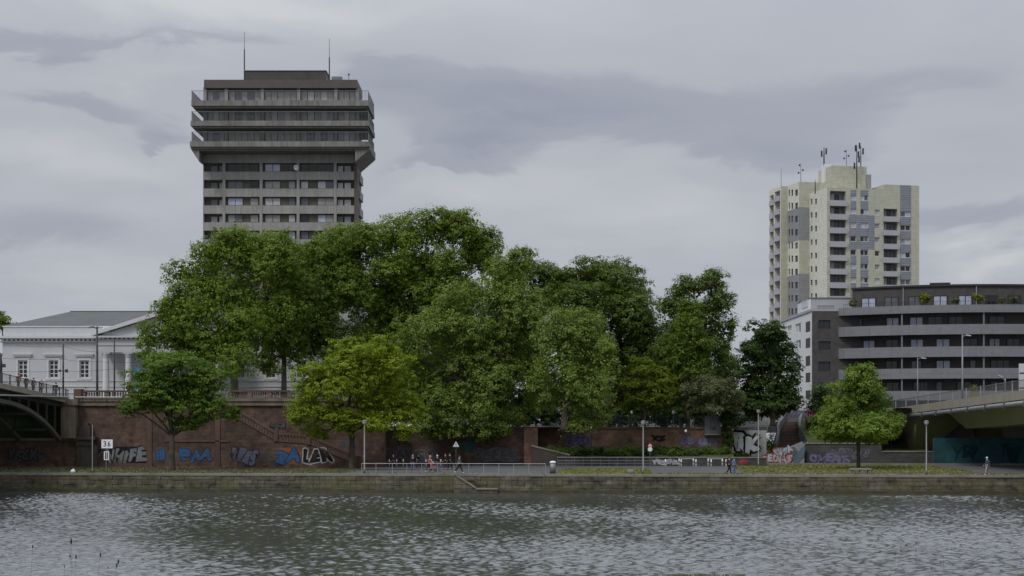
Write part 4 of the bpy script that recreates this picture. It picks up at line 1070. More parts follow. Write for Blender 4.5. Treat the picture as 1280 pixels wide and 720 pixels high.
# bollards
def bollard(px, t, h, label):
    x, y, z = foot(px, 0, t)
    b = thing('bollard', label, 'bollard', (x,y,z), 'white bollards along the path')
    mb = MB(); mb.lathe([(.085,z),(.085,z+h-.04),(.06,z+h)], (x,y,0), 10); mb.build('post', M['white_paint'], b, smooth=True)
    mb = MB(); mb.lathe([(.089,z+h*.48),(.089,z+h*.64)], (x,y,0), 10); mb.build('dark_band', M['metal_dark'], b, smooth=True)
for i, px in enumerate((477.6, 486.4, 495.7, 504, 521.6, 532.5, 539, 551)):
    bollard(px, 25, .88, 'white bollard, %s from the left behind the quay railing' % ORD[i])
for i, (px, t) in enumerate(((832,25.5),(849,29),(851.5,25.5),(866.8,29),(870,25.5),(885.2,29),(889,25.5),(903,29),(907.6,25.5))):
    bollard(px, t, .92, 'white bollard, %s from the left between triangle sign and walking couple' % ORD[i])
gr = thing('guard_rail', 'low grey guard rail joining the white bollards', 'railing', foot(885, 0, 29.4))
for a, b in ((851, 866), (886, 903)):
    mb = MB(E.T); mb.tube([(E.S(a,29.2),29.2,PZ+.88),(E.S(b,29.2),29.2,PZ+.88)], .045, 7); mb.build('rail', M['metal_light'], gr)
for px in (851, 866, 886, 903):
    x = E.S(px,29.2); mb = MB(E.T); mb.tube([(x,29.2,PZ),(x,29.2,PZ+.86)], .035, 7); mb.build('post', M['metal_mid'], gr)
# litter bin
x, y, z = foot(691, 0, 3.5)
bn = thing('litter_bin', 'grey cylindrical litter bin with a pale domed lid beside the quay railing', 'bin', (x,y,z))
mb = MB(); mb.lathe([(.30,z),(.31,z+1.08)], (x,y,0), 16); mb.build('body', M['metal_mid'], bn, smooth=True)
mb = MB(); mb.lathe([(.34,z+1.083),(.34,z+1.14),(.22,z+1.25),(.05,z+1.28)], (x,y,0), 16); mb.build('lid', M['s_white'], bn, smooth=True)
mb = MB(); mb.lathe([(.325,z+.02),(.325,z+.1)], (x,y,0), 16); mb.build('base_ring', M['metal_dark'], bn)
# stone bench
x, y, z = foot(1075.5, 0, 3.0)
be = thing('bench', 'grey backless stone bench on the quay lawn below the right street tree', 'bench', (x,y,z))
mb = MB(); mb.box(x-1.02, x+1.02, y-.32, y+.32, z+.46, z+.62); mb.build('seat', M['grey_conc'], be)
for dx in (-.8, 0, .8): mb = MB(); mb.box(x+dx-.08, x+dx+.08, y-.24, y+.24, z, z+.457); mb.build('leg', M['concrete_dark'], be)
# boulder
x, y, z = foot(788, 0, 4)
rg = random.Random(5); mb = MB(); mb.ball((x,y,z+.18), .42, .32, .26, 12, 7)
mb.v = [v + Vector((rg.uniform(-.04,.04), rg.uniform(-.04,.04), rg.uniform(-.03,.03))) for v in mb.v]
tag(mb.build('boulder', M['concrete_dark'], loc=(x,y,z)), 'dark grey boulder lying on the lawn left of the promenade lamp', 'boulder')
# white bag
x, y, z = foot(91, 0, .3); z = 1.85
mb = MB(); mb.ball((x,y,z+.18), .24, .18, .2, 10, 6); mb.ball((x+.06,y,z+.36), .08, .07, .1, 8, 5)
mb.v = [v + Vector((rg.uniform(-.03,.03), rg.uniform(-.03,.03), rg.uniform(-.02,.02))) for v in mb.v]
tag(mb.build('plastic_bag', M['s_white'], loc=(x,y,z)), 'small white plastic bag lying on the quay edge left of the number board', 'bag')
# number board
x, y, z = foot(133, 0, 2.0)
nb = thing('number_sign', 'white board with black 36 above a small II plate on the quay lawn', 'sign', (x,y,z))
K = Fr(0, y, 0)
a, b, c, d = K.rect(127, 141, 549.3, 560.3, -.1)
mb = MB(K.T); mb.box(a-.05, b+.05, -.12, -.08, c-.05, d+.05); mb.build('board', M['s_black'], nb)
mb = MB(K.T); mb.box(a, b, -.15, -.123, c, d); mb.build('panel', M['s_white'], nb)
mb = MB(K.T); w = (b-a)
put_letter(mb, '3', .012, a+w*.30, (c+d)/2, w*.25, (d-c)*.62, -.155); put_letter(mb, '6', .012, a+w*.68, (c+d)/2, w*.25, (d-c)*.62, -.155); mb.build('numerals', M['s_black'], nb)
a2, b2, c2, d2 = K.rect(130, 136.2, 564.3, 575, -.1)
mb = MB(K.T); mb.box(a2, b2, -.15, -.123, c2, d2); mb.build('lower_plate', M['s_white'], nb)
mb = MB(K.T)
for u in (.34, .68): mb.box(a2+(b2-a2)*u-.055, a2+(b2-a2)*u+.055, -.158, -.152, c2+.1, d2-.08)
mb.build('bars', M['s_black'], nb)
mb = MB(K.T); mb.tube([(x,-.05,z),(x,-.05,d)], .045, 8); mb.build('post', M['metal_mid'], nb)
x, y, z = foot(115.5, 0, 1.5)
gp = thing('gauge_pole', 'thin pale pole standing left of the number board', 'pole', (x,y,z))
mb = MB(); mb.tube([(x,y,z),(x,y,z+4.95)], .04, 8); mb.build('pole', M['metal_light'], gp); mb = MB(); mb.lathe([(.10,z),(.10,z+.18),(.05,z+.22)], (x,y,0), 8); mb.build('base', M['metal_dark'], gp)
# traffic signs
def tri_sign(label, px, ytop, ybot, t, border, second=None):
    x, y, z = foot(px, 0, t); kk = y/FOC
    s = thing('warning_sign', label, 'sign', (x,y,z)); Kf = Fr(0, y, 0)
    zt, zb_ = EYE-(ytop-HY)*kk, EYE-(ybot-HY)*kk; w = (zt-zb_)*.58; cz = (zt+zb_)/2
    def tri(f): h = (zt-zb_)*f; m_ = zb_+(zt-zb_)*.36; return [(x-w*f, m_-h*.36), (x+w*f, m_-h*.36), (x, m_+h*.64)]
    mb = MB(Kf.T); mb.prism(tri(1.0), -.08, -.06); mb.build('border', M[border], s)
    mb = MB(Kf.T); mb.prism(tri(.68), -.092, -.083); mb.build('panel', M['s_white'], s)
    mb = MB(Kf.T); mb.box(x-.035, x+.035, -.10, -.094, zb_+.16, zb_+.42); mb.build('symbol', M['s_black'], s)
    mb = MB(Kf.T); mb.tube([(x,0,z),(x,0,zt-.1)], .032, 7); mb.build('post', M['metal_mid'], s)
    if second:
        r_ = .26; cz2 = zb_-.28; n = 20
        mb = MB(Kf.T); mb.prism([(x+r_*math.cos(i*2*math.pi/n), cz2+r_*math.sin(i*2*math.pi/n)) for i in range(n)], -.08, -.06); mb.build('round_plate', M['s_white'], s)
tri_sign('pale triangular sign on a thin pole beside the left end of the quay railing', 467.5, 551, 558.5, 24, 's_white')
tri_sign('pale triangular sign on a thin pole behind the striding walker', 570, 551.5, 558.5, 24, 's_white')
tri_sign('red and white triangle sign above a round white plate right of the promenade lamp', 812.5, 552.5, 558.5, 24, 's_red', True)
# small globe lamps on the terrace
def globe(label, px, t, ytop, ybase, col='s_white', big=1.0):
    s = E.S(px, t); z0 = E.Z(ybase, s, t); z1 = E.Z(ytop, s, t); w = E.W(s, t, 0)
    l = thing('globe_lamp', label, 'lamp', (w.x,w.y,z0), 'small white lamps by the fence')
    mb = MB(); mb.lathe([(.05,z0-.1),(.04,z1-.3*big)], (w.x,w.y,0), 8); mb.build('post', M['metal_dark'], l)
    mb = MB(); mb.ball((w.x,w.y,z1-.18*big), .17*big, .17*big, .2*big, 12, 8); mb.build('globe', M[col], l, smooth=True)
globe('white globe lamp in front of the lilac graffiti on the red wall', 857.3, 36.5, 537, 563)
globe('white globe lamp right of the purple graffiti', 739, 36.8, 534, 562, big=.8)
def lantern(label, px, t, ytop, ymid, ybase):
    s = E.S(px, t); z0 = E.Z(ybase, s, t); z1 = E.Z(ytop, s, t); zm = E.Z(ymid, s, t); w = E.W(s, t, 0)
    l = thing('post_lantern', label, 'lamp', (w.x,w.y,z0), 'white post lanterns behind the fence')
    mb = MB(); mb.lathe([(.06,z0-.1),(.05,zm)], (w.x,w.y,0), 8); mb.build('post', M['metal_mid'], l)
    mb = MB(); mb.lathe([(.09,zm),(.14,zm+.1),(.14,z1-.08),(.10,z1)], (w.x,w.y,0), 10); mb.build('lantern', M['s_white'], l, smooth=True)
lantern('white post lantern above the fence left of the promenade lamp', 789.5, 39.2, 512, 518, 534)
lantern('white post lantern above the fence right of the promenade lamp', 841.5, 39.2, 513.5, 518, 534)
rng = random.Random(11)
# ------------------------------------------------------------------ white neoclassical building
YN = 205.
nx = lambda px, Y=YN: (px-CX)*Y/FOC
nz = lambda py, Y=YN: EYE-(py-HY)*Y/FOC
nb_ = thing('neoclassical_building', 'pale neoclassical building with columned portico, pediment and dark hipped roof', 'building', (nx(203), YN, 9.4))
x0, x1 = nx(3), nx(403)
wins = [(cx-5.9, cx+5.9, 450.5, 472.5) for cx in (28.5, 67, 105.5, 300.5, 339, 377.5)]
low = [(cx-5.5, cx+5.5, 496, 508) for cx in (302, 336, 370)]
holes = [(nx(a), nx(b), nz(d), nz(c)) for a, b, c, d in wins+low]
mb = MB(); facade(mb, x0, x1, 9.0, nz(428), YN, holes, .3)
mb.box(x0, x1, YN+.55, YN+22, 9.0, nz(420)); mb.quad((x0,YN,9),(x0,YN+.55,9),(x0,YN+.55,nz(428)),(x0,YN,nz(428)))
mb.build('wall', M['stucco'], nb_)
for a, b, c, d in holes:
    window(nb_, None, a+.01, b-.01, c+.01, d-.01, YN+.18, M['frame_white'], M['glass_dark'], .13, 1, 3 if d-c > 1.6 else 0)
    mb = MB(); w = .55; mb.box(a-w, b+w, YN-.22, YN-.003, d+.55, d+.78); mb.box(a-w-.12, b+w+.12, YN-.32, YN-.003, d+.783, d+.9); mb.build('hood', M['stucco_trim'], nb_)
    mb = MB(); mb.box(a-.28, a-.02, YN-.06, YN-.003, c-.05, d+.3); mb.box(b+.02, b+.28, YN-.06, YN-.003, c-.05, d+.3); mb.box(a-.02, b+.02, YN-.06, YN-.003, d+.02, d+.3); mb.box(a-.4, b+.4, YN-.15, YN-.003, c-.25, c-.06); mb.build('architrave', M['stucco_trim'], nb_)
mb = MB()
for py in (476, 483, 491): mb.box(x0-.1, x1+.1, YN-.10, YN-.004, nz(py)-.06, nz(py)+.06)
mb.build('string_course', M['stucco_trim'], nb_)
mb = MB(); mb.box(x0-.25, x1+.25, YN-.25, YN+22, nz(428), nz(426.3)); mb.box(x0-.75, x1+.75, YN-.75, YN+22.4, nz(423), nz(420)); mb.box(x0-.45,x1+.45,YN-.45,YN+22.2,nz(424.2),nz(423)-.002); mb.build('cornice', M['stucco_trim'], nb_)
mb = MB(); k = 0; x = x0
while x < x1: mb.box(x, x+.32, YN-.42, YN-.003, nz(426.2), nz(424.3)); x += .62
mb.build('dentils', M['stucco_trim'], nb_)
mb = MB(); mb.box(x0+.1, x1-.1, YN+.1, YN+21.8, nz(420)+.002, nz(408.8)); mb.build('attic', M['stucco'], nb_)
mb = MB(); mb.box(x0, x1, YN, YN+21.9, nz(408.8)+.002, nz(408.8)+.15); mb.build('attic_coping', M['stucco_trim'], nb_)
za = nz(408.8)+.155; zr = nz(389.5, 215); ra, rb_ = nx(88,215), nx(318,215)
mb = MB(); a, b, c, d = (x0+.1,YN+.1,za), (x1-.1,YN+.1,za), (x1-.1,YN+21.8,za), (x0+.1,YN+21.8,za); e, f = (ra,215,zr), (rb_,215,zr)
mb.add([a,b,c,d,e,f], [(0,1,5,4),(1,2,5),(2,3,4,5),(3,0,4)]); rf = mb.build('roof', M['slate'], nb_)
mb = MB(); mb.tube([e, f], .12, 6); mb.build('ridge', M['metal_dark'], rf)
# portico
YP = 201.2; px_ = lambda p: nx(p, YP); pz = lambda p: nz(p, YP)
pa, pb = px_(124.5), px_(281.5)
mb = MB(); mb.box(pa, pb, YP-.6, YN-.01, pz(441), pz(432)); mb.box(pa-.1, pb+.1, YP-.7, YN-.012, pz(432)+.002, pz(424)); mb.box(pa-.55, pb+.55, YP-1.15, YN-.76, pz(422.5), pz(420.3)); mb.build('entablature', M['stucco'], nb_)
mb = MB(); x = pa
while x < pb: mb.box(x, x+.3, YP-.95, YP-.702, pz(424.2), pz(422.6)); x += .62
mb.build('dentils', M['stucco_trim'], nb_)
ap = (px_(203), pz(389.5)); zb_ = pz(420.3)+.002
mb = MB(); mb.prism([(pa-.2, zb_), (pb+.2, zb_), (ap[0], ap[1]-.55)], YP-.45, YN+9); mb.build('pediment', M['stucco'], nb_)
mb = MB()
for sx in (pa-.75, pb+.75):
    mb.prism([(sx, zb_), (sx, zb_+.42), (ap[0], ap[1]+.1), (ap[0], ap[1]-.5)], YP-1.15, YN+8.9)
mb.build('raking_cornice', M['stucco_trim'], nb_)
for i in range(6):
    cx = px_(132.5+28.2*i); zt, zc, z0 = pz(441)-.003, pz(447.5), 9.6
    mb = MB(); mb.lathe([(.56,z0),(.56,z0+.2),(.47,z0+.3),(.46,z0+2),(.40,zc)], (cx,YP,0), 16); mb.lathe([(.42,zc+.003),(.52,zc+.3),(.60,zt-.12)], (cx,YP,0), 14); mb.box(cx-.66,cx+.66,YP-.6,YP+.6,zt-.117,zt); mb.build('column', M['stucco_trim'], nb_, smooth=False)
mb = MB(); mb.box(pa-.3, pb+.3, YP-1.2, YN-.02, 9.0, 9.6); mb.build('stylobate', M['stucco_trim'], nb_)
mb = MB(); mb.box(px_(146), px_(154), YN-.05, YN-.004, 9.6, nz(470)); mb.build('door', M['grey_render'], nb_)
mb = MB(); cx = nx(133, YP); z = zb_+.42; mb.box(cx-.5,cx+.5,YP-.4,YP+.2,z-.1,z+.25)
for k in (-.38,-.13,.13,.38): mb.ball((cx+k,YP-.1,z+.62-abs(k)*.5), .14,.1,.42,8,6)
mb.build('acroterion', M['stucco_trim'], nb_)
bn_ = thing('banner', 'bright blue banner hanging between the portico columns behind the street tree', 'banner', (nx(171,199), 199, 11))
mb = MB(); a, b = nx(166,199), nx(176,199); nseg = 8
vs = []
for i in range(nseg+1):
    z = nz(492,199)+(nz(459,199)-nz(492,199))*i/nseg; vs += [(a,199+.06*math.sin(i*1.3),z),(b,199+.06*math.sin(i*1.3+1),z),(a,199.03+.06*math.sin(i*1.3),z),(b,199.03+.06*math.sin(i*1.3+1),z)]
fs = []
for i in range(nseg): o_ = i*4; fs += [(o_,o_+1,o_+5,o_+4),(o_+3,o_+2,o_+6,o_+7),(o_+2,o_,o_+4,o_+6),(o_+1,o_+3,o_+7,o_+5)]
mb.add(vs, fs); mb.build('cloth', flat('banner blue', (.06,.24,.50)), bn_)
mb = MB(); mb.tube([(a-.1,199,9.4),(a-.1,199,nz(457,199))], .05); mb.build('pole', M['metal_mid'], bn_)

# ------------------------------------------------------------------ brutalist tower
tx = lambda px, Y: (px-CX)*Y/FOC
tz = lambda py, Y: EYE-(py-HY)*Y/FOC
tb = thing('tower_block', 'grey brown concrete tower block with a wider three storey balcony crown', 'building', (tx(350,260), 260, 9.4))
YF = 259.6; YB = 267.
xa, xb, xc = tx(254,YF), tx(443,YF), tx(447,YF)
mb = MB(); mb.box(xa+.15, xc-.1, YF+1.25, YB, 9.0, tz(183,YF)); mb.build('core', M['tower_dark'], tb)
rows = [203.6+21.15*i for i in range(9)]
BAY = [254, 279.8, 326.3, 372.6, 419, 443]
mb = MB()
mb.box(xa, xb, YF, YF+1.24, tz(rows[0],YF), tz(184.5,YF))
for i in range(9):
    t_, b_ = rows[i]+10.9, (rows[i+1] if i < 8 else 640)
    if i == 8: b_ = 506
    for j in range(5):
        xl, xr = tx(BAY[j],YF), tx(BAY[j+1],YF); mb.box(xl+.03, xr-.03, YF-(.0 if 0<j<4 else .0), YF+1.24, tz(b_,YF), tz(t_,YF))
mb.build('spandrels', M['concrete'], tb)
mb = MB()
for p in BAY[1:5]: x = tx(p,YF); mb.box(x-.24, x+.24, YF-.06, YF+1.22, 9.2, tz(203.6,YF))
mb.build('piers', M['concrete'], tb)
mb = MB(); mb.box(xb+.01, xc, YF-.12, YF+1.6, 9.2, tz(184,YF)); mb.build('corner_pier', M['brown_clad'], tb)
mb = MB()
for i in range(9):
    t_, b_ = rows[i]+10.9, rows[i]+21.15
    mb.box(xc-.09, xc+.25, YF+2.0, YB-.1, tz(b_,YF), tz(t_,YF))
mb.box(xc-.09, xc+.2, YF+2.0, YB-.1, tz(rows[0],YF), tz(186,YF))
mb.build('side_spandrels', M['concrete'], tb)
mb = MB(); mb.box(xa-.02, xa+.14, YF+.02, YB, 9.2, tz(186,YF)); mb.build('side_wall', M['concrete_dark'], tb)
mb = MB()
for i in range(9):
    for j in (1,2,3):
        mb.box(tx(BAY[j],YF)+.245, tx(BAY[j+1],YF)-.245, YF+.62, YF+1.23, tz(rows[i]+10.9,YF)+.002, tz(rows[i],YF)-.002)
mb.build('window_panels', M['tower_olive'], tb)
WB = [[(262,271,.9,1),(272.5,278.6,.9,1)], [(284,303,.55,2),(312,322.5,.55,1)], [(330.5,350,.55,2),(360,368.5,.55,1)], [(375.5,385,.55,1),(396.5,417,.55,2)], [(421,428.5,.9,1),(429.5,438.5,.9,1)]]
tone = {(0,0):'d',(0,1):'cm',(0,2):'dm'}
for i in range(6):
    for j in range(5):
        for (a, b, dd, n) in WB[j]:
            q = rng.random()
            if i == 0 and j in (1, 3): gl = gl2 = M['tower_olive'] if rng.random() < .0 else M['glass_dark']
            else:
                pick = lambda: M[rng.choice(['curtain','curtain_grey','glass_sky','glass_mid','glass_mid','glass_dark','curtain_grey'])]
                gl = pick(); gl2 = gl if rng.random() < .6 else pick()
            if j in (0,4): z0, z1 = tz(rows[i]+11.5,YF), tz(rows[i]+2.4,YF)
            else: z0, z1 = tz(rows[i]+10.4,YF), tz(rows[i]+1.0,YF)
            window(tb, None, tx(a,YF), tx(b,YF), z0, z1, YF+dd-.05+(0 if j in (0,4) else 0), M['metal_dark'], gl, .06, n-1, 0, gl2=gl2)
# crown
YC, YCB = 255.4, 266.8
ca, cb = tx(239,YC), tx(460.3,YC)
lev = [(125.3,132.2),(150.8,157.2),(176.6,183.2)]
for i, (t_, b_) in enumerate(lev):
    mb = MB(); mb.box(ca-(.12*i), cb+(.1*i), YC, YCB, tz(b_,YC), tz(t_,YC)); mb.build('balcony_slab', M['slab'], tb)
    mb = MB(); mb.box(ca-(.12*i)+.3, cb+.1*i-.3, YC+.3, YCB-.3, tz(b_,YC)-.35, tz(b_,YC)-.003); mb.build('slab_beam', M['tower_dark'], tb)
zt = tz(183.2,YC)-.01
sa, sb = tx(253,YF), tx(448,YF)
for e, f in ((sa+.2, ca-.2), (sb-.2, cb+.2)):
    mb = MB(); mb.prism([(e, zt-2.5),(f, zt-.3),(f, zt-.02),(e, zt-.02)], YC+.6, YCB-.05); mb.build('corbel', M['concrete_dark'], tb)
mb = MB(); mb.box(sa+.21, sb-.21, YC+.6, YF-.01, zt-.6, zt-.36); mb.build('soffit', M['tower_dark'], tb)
YW = 258.3
cx0, cx1 = tx(256.5,YW), tx(446.5,YW)
mb = MB(); mb.box(cx0, cx1, YW+.5, YCB-.6, zt, tz(110,YW)); mb.build('crown_core', M['tower_dark'], tb)
CB = [256.5, 283, 328, 373.5, 420, 446.5]
LV = [(111,125.0),(133.5,150.5),(158.5,176.3)]
for k, (t_, b_) in enumerate(LV):
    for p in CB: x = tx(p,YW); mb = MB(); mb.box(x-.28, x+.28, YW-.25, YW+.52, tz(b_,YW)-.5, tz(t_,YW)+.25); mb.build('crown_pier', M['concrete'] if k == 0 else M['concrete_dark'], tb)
    for j in range(5):
        a, b = tx(CB[j],YW)+.35, tx(CB[j+1],YW)-.35; n = max(2, int((b-a)/1.35))
        gA = M['curtain_grey']; gB = M[rng.choice(['glass_mid','curtain_grey','curtain'])]
        window(tb, None, a, b, tz(b_,YW)-.4, tz(t_,YW)-.35, YW+.25, M['metal_dark'], gA, .09, n, 0, gl2=gB)
mb = MB(); ra_, rb2 = tx(256,YW), tx(447,YW); mb.box(ra_, rb2, YW-.7, YCB-.4, tz(110,YW-.7), tz(99.6,YW-.7)); mb.build('roof_fascia', M['brown_clad'], tb)
mb = MB(); mb.box(tx(306,YW+2), tx(407,YW+2), YW+2, YCB-1, tz(99.6,YW), tz(88.6,YW+2)); 
mb.build('plant_room', M['plant_dark'], tb)
mb = MB(); mb.box(tx(305.5,YW+1.9), tx(408,YW+1.9), YW+1.85, YCB-.9, tz(88.6,YW+2)+.003, tz(87.8,YW+2)); mb.build('plant_roof', M['metal_light'], tb)
def railing(name, y_t, y_b, side):
    mb = MB(); z0, z1 = tz(y_b,YC)+.002, tz(y_t,YC)
    if side == 'front':
        mb.box(ca, cb, YC+.06, YC+.12, z1-.07, z1); n = 130
        for i in range(n+1): x = ca+.02+(cb-ca-.04)*i/n; mb.box(x-.018, x+.018, YC+.07, YC+.11, z0, z1-.072)
    else:
        x = ca+.06 if side == 'l' else cb-.06
        mb.box(x-.03, x+.03, YC+.13, YCB-.1, z1-.07, z1); n = 52
        for i in range(1, n+1): y = YC+.13+(YCB-YC-.3)*i/n; mb.box(x-.02, x+.02, y-.018, y+.018, z0, z1-.072)
    mb.build(name, M['metal_mid'], tb)
for (t_, b_) in ((113,125.3),(139,150.8),(164.5,176.6)):
    for sd in ('front','l','r'): railing('balcony_railing', t_, b_, sd)
for px, y0, y1, ym in ((305.5, 99.5, 40, 62), (411.7, 99.5, 48, 72)):
    x = tx(px, YW+3); mb = MB(); mb.tube([(x,YW+3,tz(y0,YW+3)-.2),(x,YW+3,tz(ym,YW+3)),(x,YW+3,tz(ym-1,YW+3)),(x,YW+3,tz(y1,YW+3))], [.11,.10,.045,.03], 8); mb.build('antenna', M['metal_dark'], tb)
x = tx(436, YW+2); mb = MB(); z = tz(99.5,YW+2); mb.tube([(x,YW+2,z-.2),(x,YW+2,z+.8)], .04); mb.ball((x,YW+2,z+.9), .18); mb.build('wind_sensor', M['metal_dark'], tb)
mb = MB(); x = tx(421, YW+2); mb.box(x-.9, x+.9, YW+1.8, YW+3, z-.05, z+.5); mb.build('roof_vent', M['metal_mid'], tb)
mb = MB(); x = tx(371.2,YF-.5); z = tz(209,YF-.5); n = 14
vs = [(x+.1, YF-.35, z-.1)]+[(x-.1+.42*math.cos(i*2*math.pi/n), YF-.75+.12*math.cos(i*2*math.pi/n), z-.1+.5*math.sin(i*2*math.pi/n)) for i in range(n)]
mb.add(vs, [(0,i+1,(i+1)%n+1) for i in range(n)]); mb.tube([(x+.1,YF-.35,z-.1),(x+.2,YF,z-.2)], .04); mb.tube([(x,YF-.4,z-.3),(x-.1,YF-1.2,z)], .025); mb.build('satellite_dish', M['s_white'], tb)

# ------------------------------------------------------------------ yellow tower
AN = R(12.3)
YT = Fr(66.4, 312, AN)
yt = thing('tower_block', 'yellow and blue grey panelled apartment tower with stacked balconies and rooftop antennas', 'building', (66.4, 312, 9))
def zy(py, s=10, t=0): return YT.Z(py, s, t)
SX = lambda px, t=0: YT.S(px, t)
sR = SX(1149)
top3, topR = zy(235, 4), zy(231.3, 17)
PER = 17.1
PY, PP, PG, PG2 = 0, 1, 2, 3
YM = [M['yellow_pan'], M['yellow_lit'], M['grey_pan'], M['grey_pan2'], M['loggia']]
A0,A1,B0,B1,C0,C1,D0,D1 = [SX(p) for p in (1063,1070.5,1075.5,1085.5,1093.5,1099.5,1125,1139)]
L0,L1,K0,K1 = [SX(p) for p in (1037.5,1057,1104.5,1121.5)]
zg0, zg1 = zy(312), zy(269.3); sg0, sg1 = SX(1061.5), SX(1093.3)
wA = [244.2+PER*i for i in range(7)]
holes = []
for y in wA:
    holes.append((A0,A1,zy(y+7),zy(y))); holes.append((B0,B1,zy(y+7),zy(y)))
wC = [262+PER*i for i in range(6)]
for y in wC: holes.append((C0,C1,zy(y+6.8),zy(y)))
wD = [262.8+PER*i for i in range(6)]
for y in wD: holes.append((D0+.12,D1-.12,zy(y+7),zy(y)))
nwin = len(holes)
lh1 = (L0,L1,zy(400),zy(240.3)); lh2 = (K0,K1,zy(400),zy(260.2))
def m_front(s, z):
    if D0 <= s <= D1 and z < zy(231.5): return PG
    if sg0 <= s <= sg1 and zg0 <= z <= zg1: return PG
    if (A0 <= s <= A1 or B0 <= s <= B1): return PG if z < zy(238) else PY
    return PY
sM = SX(1105)
brk = [(x, x+1e-4, zy(300), zy(300)+1e-4) for x in (A0,A1,B0,B1,D0,D1,sg0,sg1)]
mb = MB(YT.T)
hl = holes+[lh1,lh2]
# split sheet into panels so colours change at panel edges
xs_ = sorted({0, sM, sR, A0,A1,B0,B1,D0,D1,sg0,sg1})
for a, b in zip(xs_, xs_[1:]):
    tz_ = top3 if b <= sM+1e-6 else topR
    zs_ = sorted({8.5, zg0, zg1, zy(238), tz_})
    for c, d in zip(zs_, zs_[1:]):
        mm = m_front((a+b)/2, (c+d)/2); mb.mi = mm
        sub = []
        for h in hl:
            q = (max(a,h[0]), min(b,h[1]), max(c,h[2]), min(d,h[3]))
            if q[0] < q[1]-1e-6 and q[2] < q[3]-1e-6: sub.append(q)
        f0 = MB(); xs2 = sorted({a,b,*[q[0] for q in sub],*[q[1] for q in sub]}); zs2 = sorted({c,d,*[q[2] for q in sub],*[q[3] for q in sub]})
        for i in range(len(xs2)-1):
            for j in range(len(zs2)-1):
                mx, mz = (xs2[i]+xs2[i+1])/2, (zs2[j]+zs2[j+1])/2
                if any(q[0]<mx<q[1] and q[2]<mz<q[3] for q in sub): continue
                mb.quad((xs2[i],0,zs2[j]),(xs2[i+1],0,zs2[j]),(xs2[i+1],0,zs2[j+1]),(xs2[i],0,zs2[j+1]))
mb.mi = PY
for h in hl:
    a,b,c,d = h; e = 1.7 if h in (lh1,lh2) else .3
    mb.mi = 4 if e > 1 else PY
    mb.quad((a,0,c),(a,e,c),(a,e,d),(a,0,d)); mb.quad((b,0,d),(b,e,d),(b,e,c),(b,0,c)); mb.quad((a,0,d),(a,e,d),(b,e,d),(b,0,d)); mb.quad((a,0,c),(b,0,c),(b,e,c),(a,e,c))
    if e > 1: mb.quad((a,e,c),(b,e,c),(b,e,d),(a,e,d))
mb.mi = PY
mb.quad((0,0,top3),(sM,0,top3),(sM,14,top3),(0,14,top3)); mb.quad((sM,0,topR),(sR,0,topR),(sR,14,topR),(sM,14,topR)); mb.quad((sM,0,top3),(sM,14,top3),(sM,14,topR),(sM,0,topR)); mb.quad((sR,0,8.5),(sR,14,8.5),(sR,14,topR),(sR,0,topR))
mb.quad((0,14,8.5),(sR,14,8.5),(sR,14,top3),(0,14,top3))
mb.build('wall', YM, yt)
for h in holes[:]:
    gl = M[rng.choice(['glass_dark','glass_mid','glass_mid','glass_sky','curtain_grey','curtain'])]
    window(yt, YT.T, h[0]+.01, h[1]-.01, h[2]+.01, h[3]-.01, .18, M['frame_white'], gl, .10, 1 if h[1]-h[0] > 1.4 else 0, 0, gl2=M[rng.choice(['glass_mid','glass_dark','glass_sky'])])
def loggias(s0, s1, ybot, T, fr, t=0., ph=7.0, depth=1.6, zf=None, nm='balcony'):
    for y in ybot:
        zb2, zt2 = zf(y), zf(y-ph)
        b = MB(T); b.box(s0-.15, s1+.25, t-.5, t-.3, zb2, zt2); b.box(s0-.13, s0+.05, t-.298, t-.003, zb2, zt2); b.box(s1+.05, s1+.23, t-.298, t-.003, zb2, zt2); b.box(s0+.051, s1+.049, t-.298, t+depth-.02, zb2+.002, zb2+.2)
        o = b.build(nm, M['balc'], yt)
        h = zf(y-PER)-zt2
        mb2 = MB(T); zz0 = zb2+.22; zz1 = zf(y-PER)-.1
        cols_ = [M['metal_dark'], M[rng.choice(['glass_mid','curtain_grey','curtain'])], M[rng.choice(['glass_dark','glass_mid'])]]
        w = s1-s0; a = s0+.2*w; b_ = s1-.25*w
        mb2.mi = 0; mb2.box(a, a+.06, t+depth-.14, t+depth-.03, zz0, zz1); mb2.box((a+b_)/2-.03, (a+b_)/2+.03, t+depth-.14, t+depth-.03, zz0, zz1); mb2.box(b_-.06, b_, t+depth-.14, t+depth-.03, zz0, zz1)
        mb2.mi = 1; mb2.quad((a+.06,t+depth-.08,zz0),((a+b_)/2-.03,t+depth-.08,zz0),((a+b_)/2-.03,t+depth-.08,zz1),(a+.06,t+depth-.08,zz1))
        mb2.mi = 2; mb2.quad(((a+b_)/2+.03,t+depth-.08,zz0),(b_-.06,t+depth-.08,zz0),(b_-.06,t+depth-.08,zz1),((a+b_)/2+.03,t+depth-.08,zz1))
        mb2.build('balcony_door', cols_, yt)
loggias(L0, L1, [257.5+PER*i for i in range(8)], YT.T, YT, 0, zf=lambda y: zy(y, 1))
loggias(K0, K1, [277.2+PER*i for i in range(6)], YT.T, YT, 0, ph=6.5, zf=lambda y: zy(y, 13))
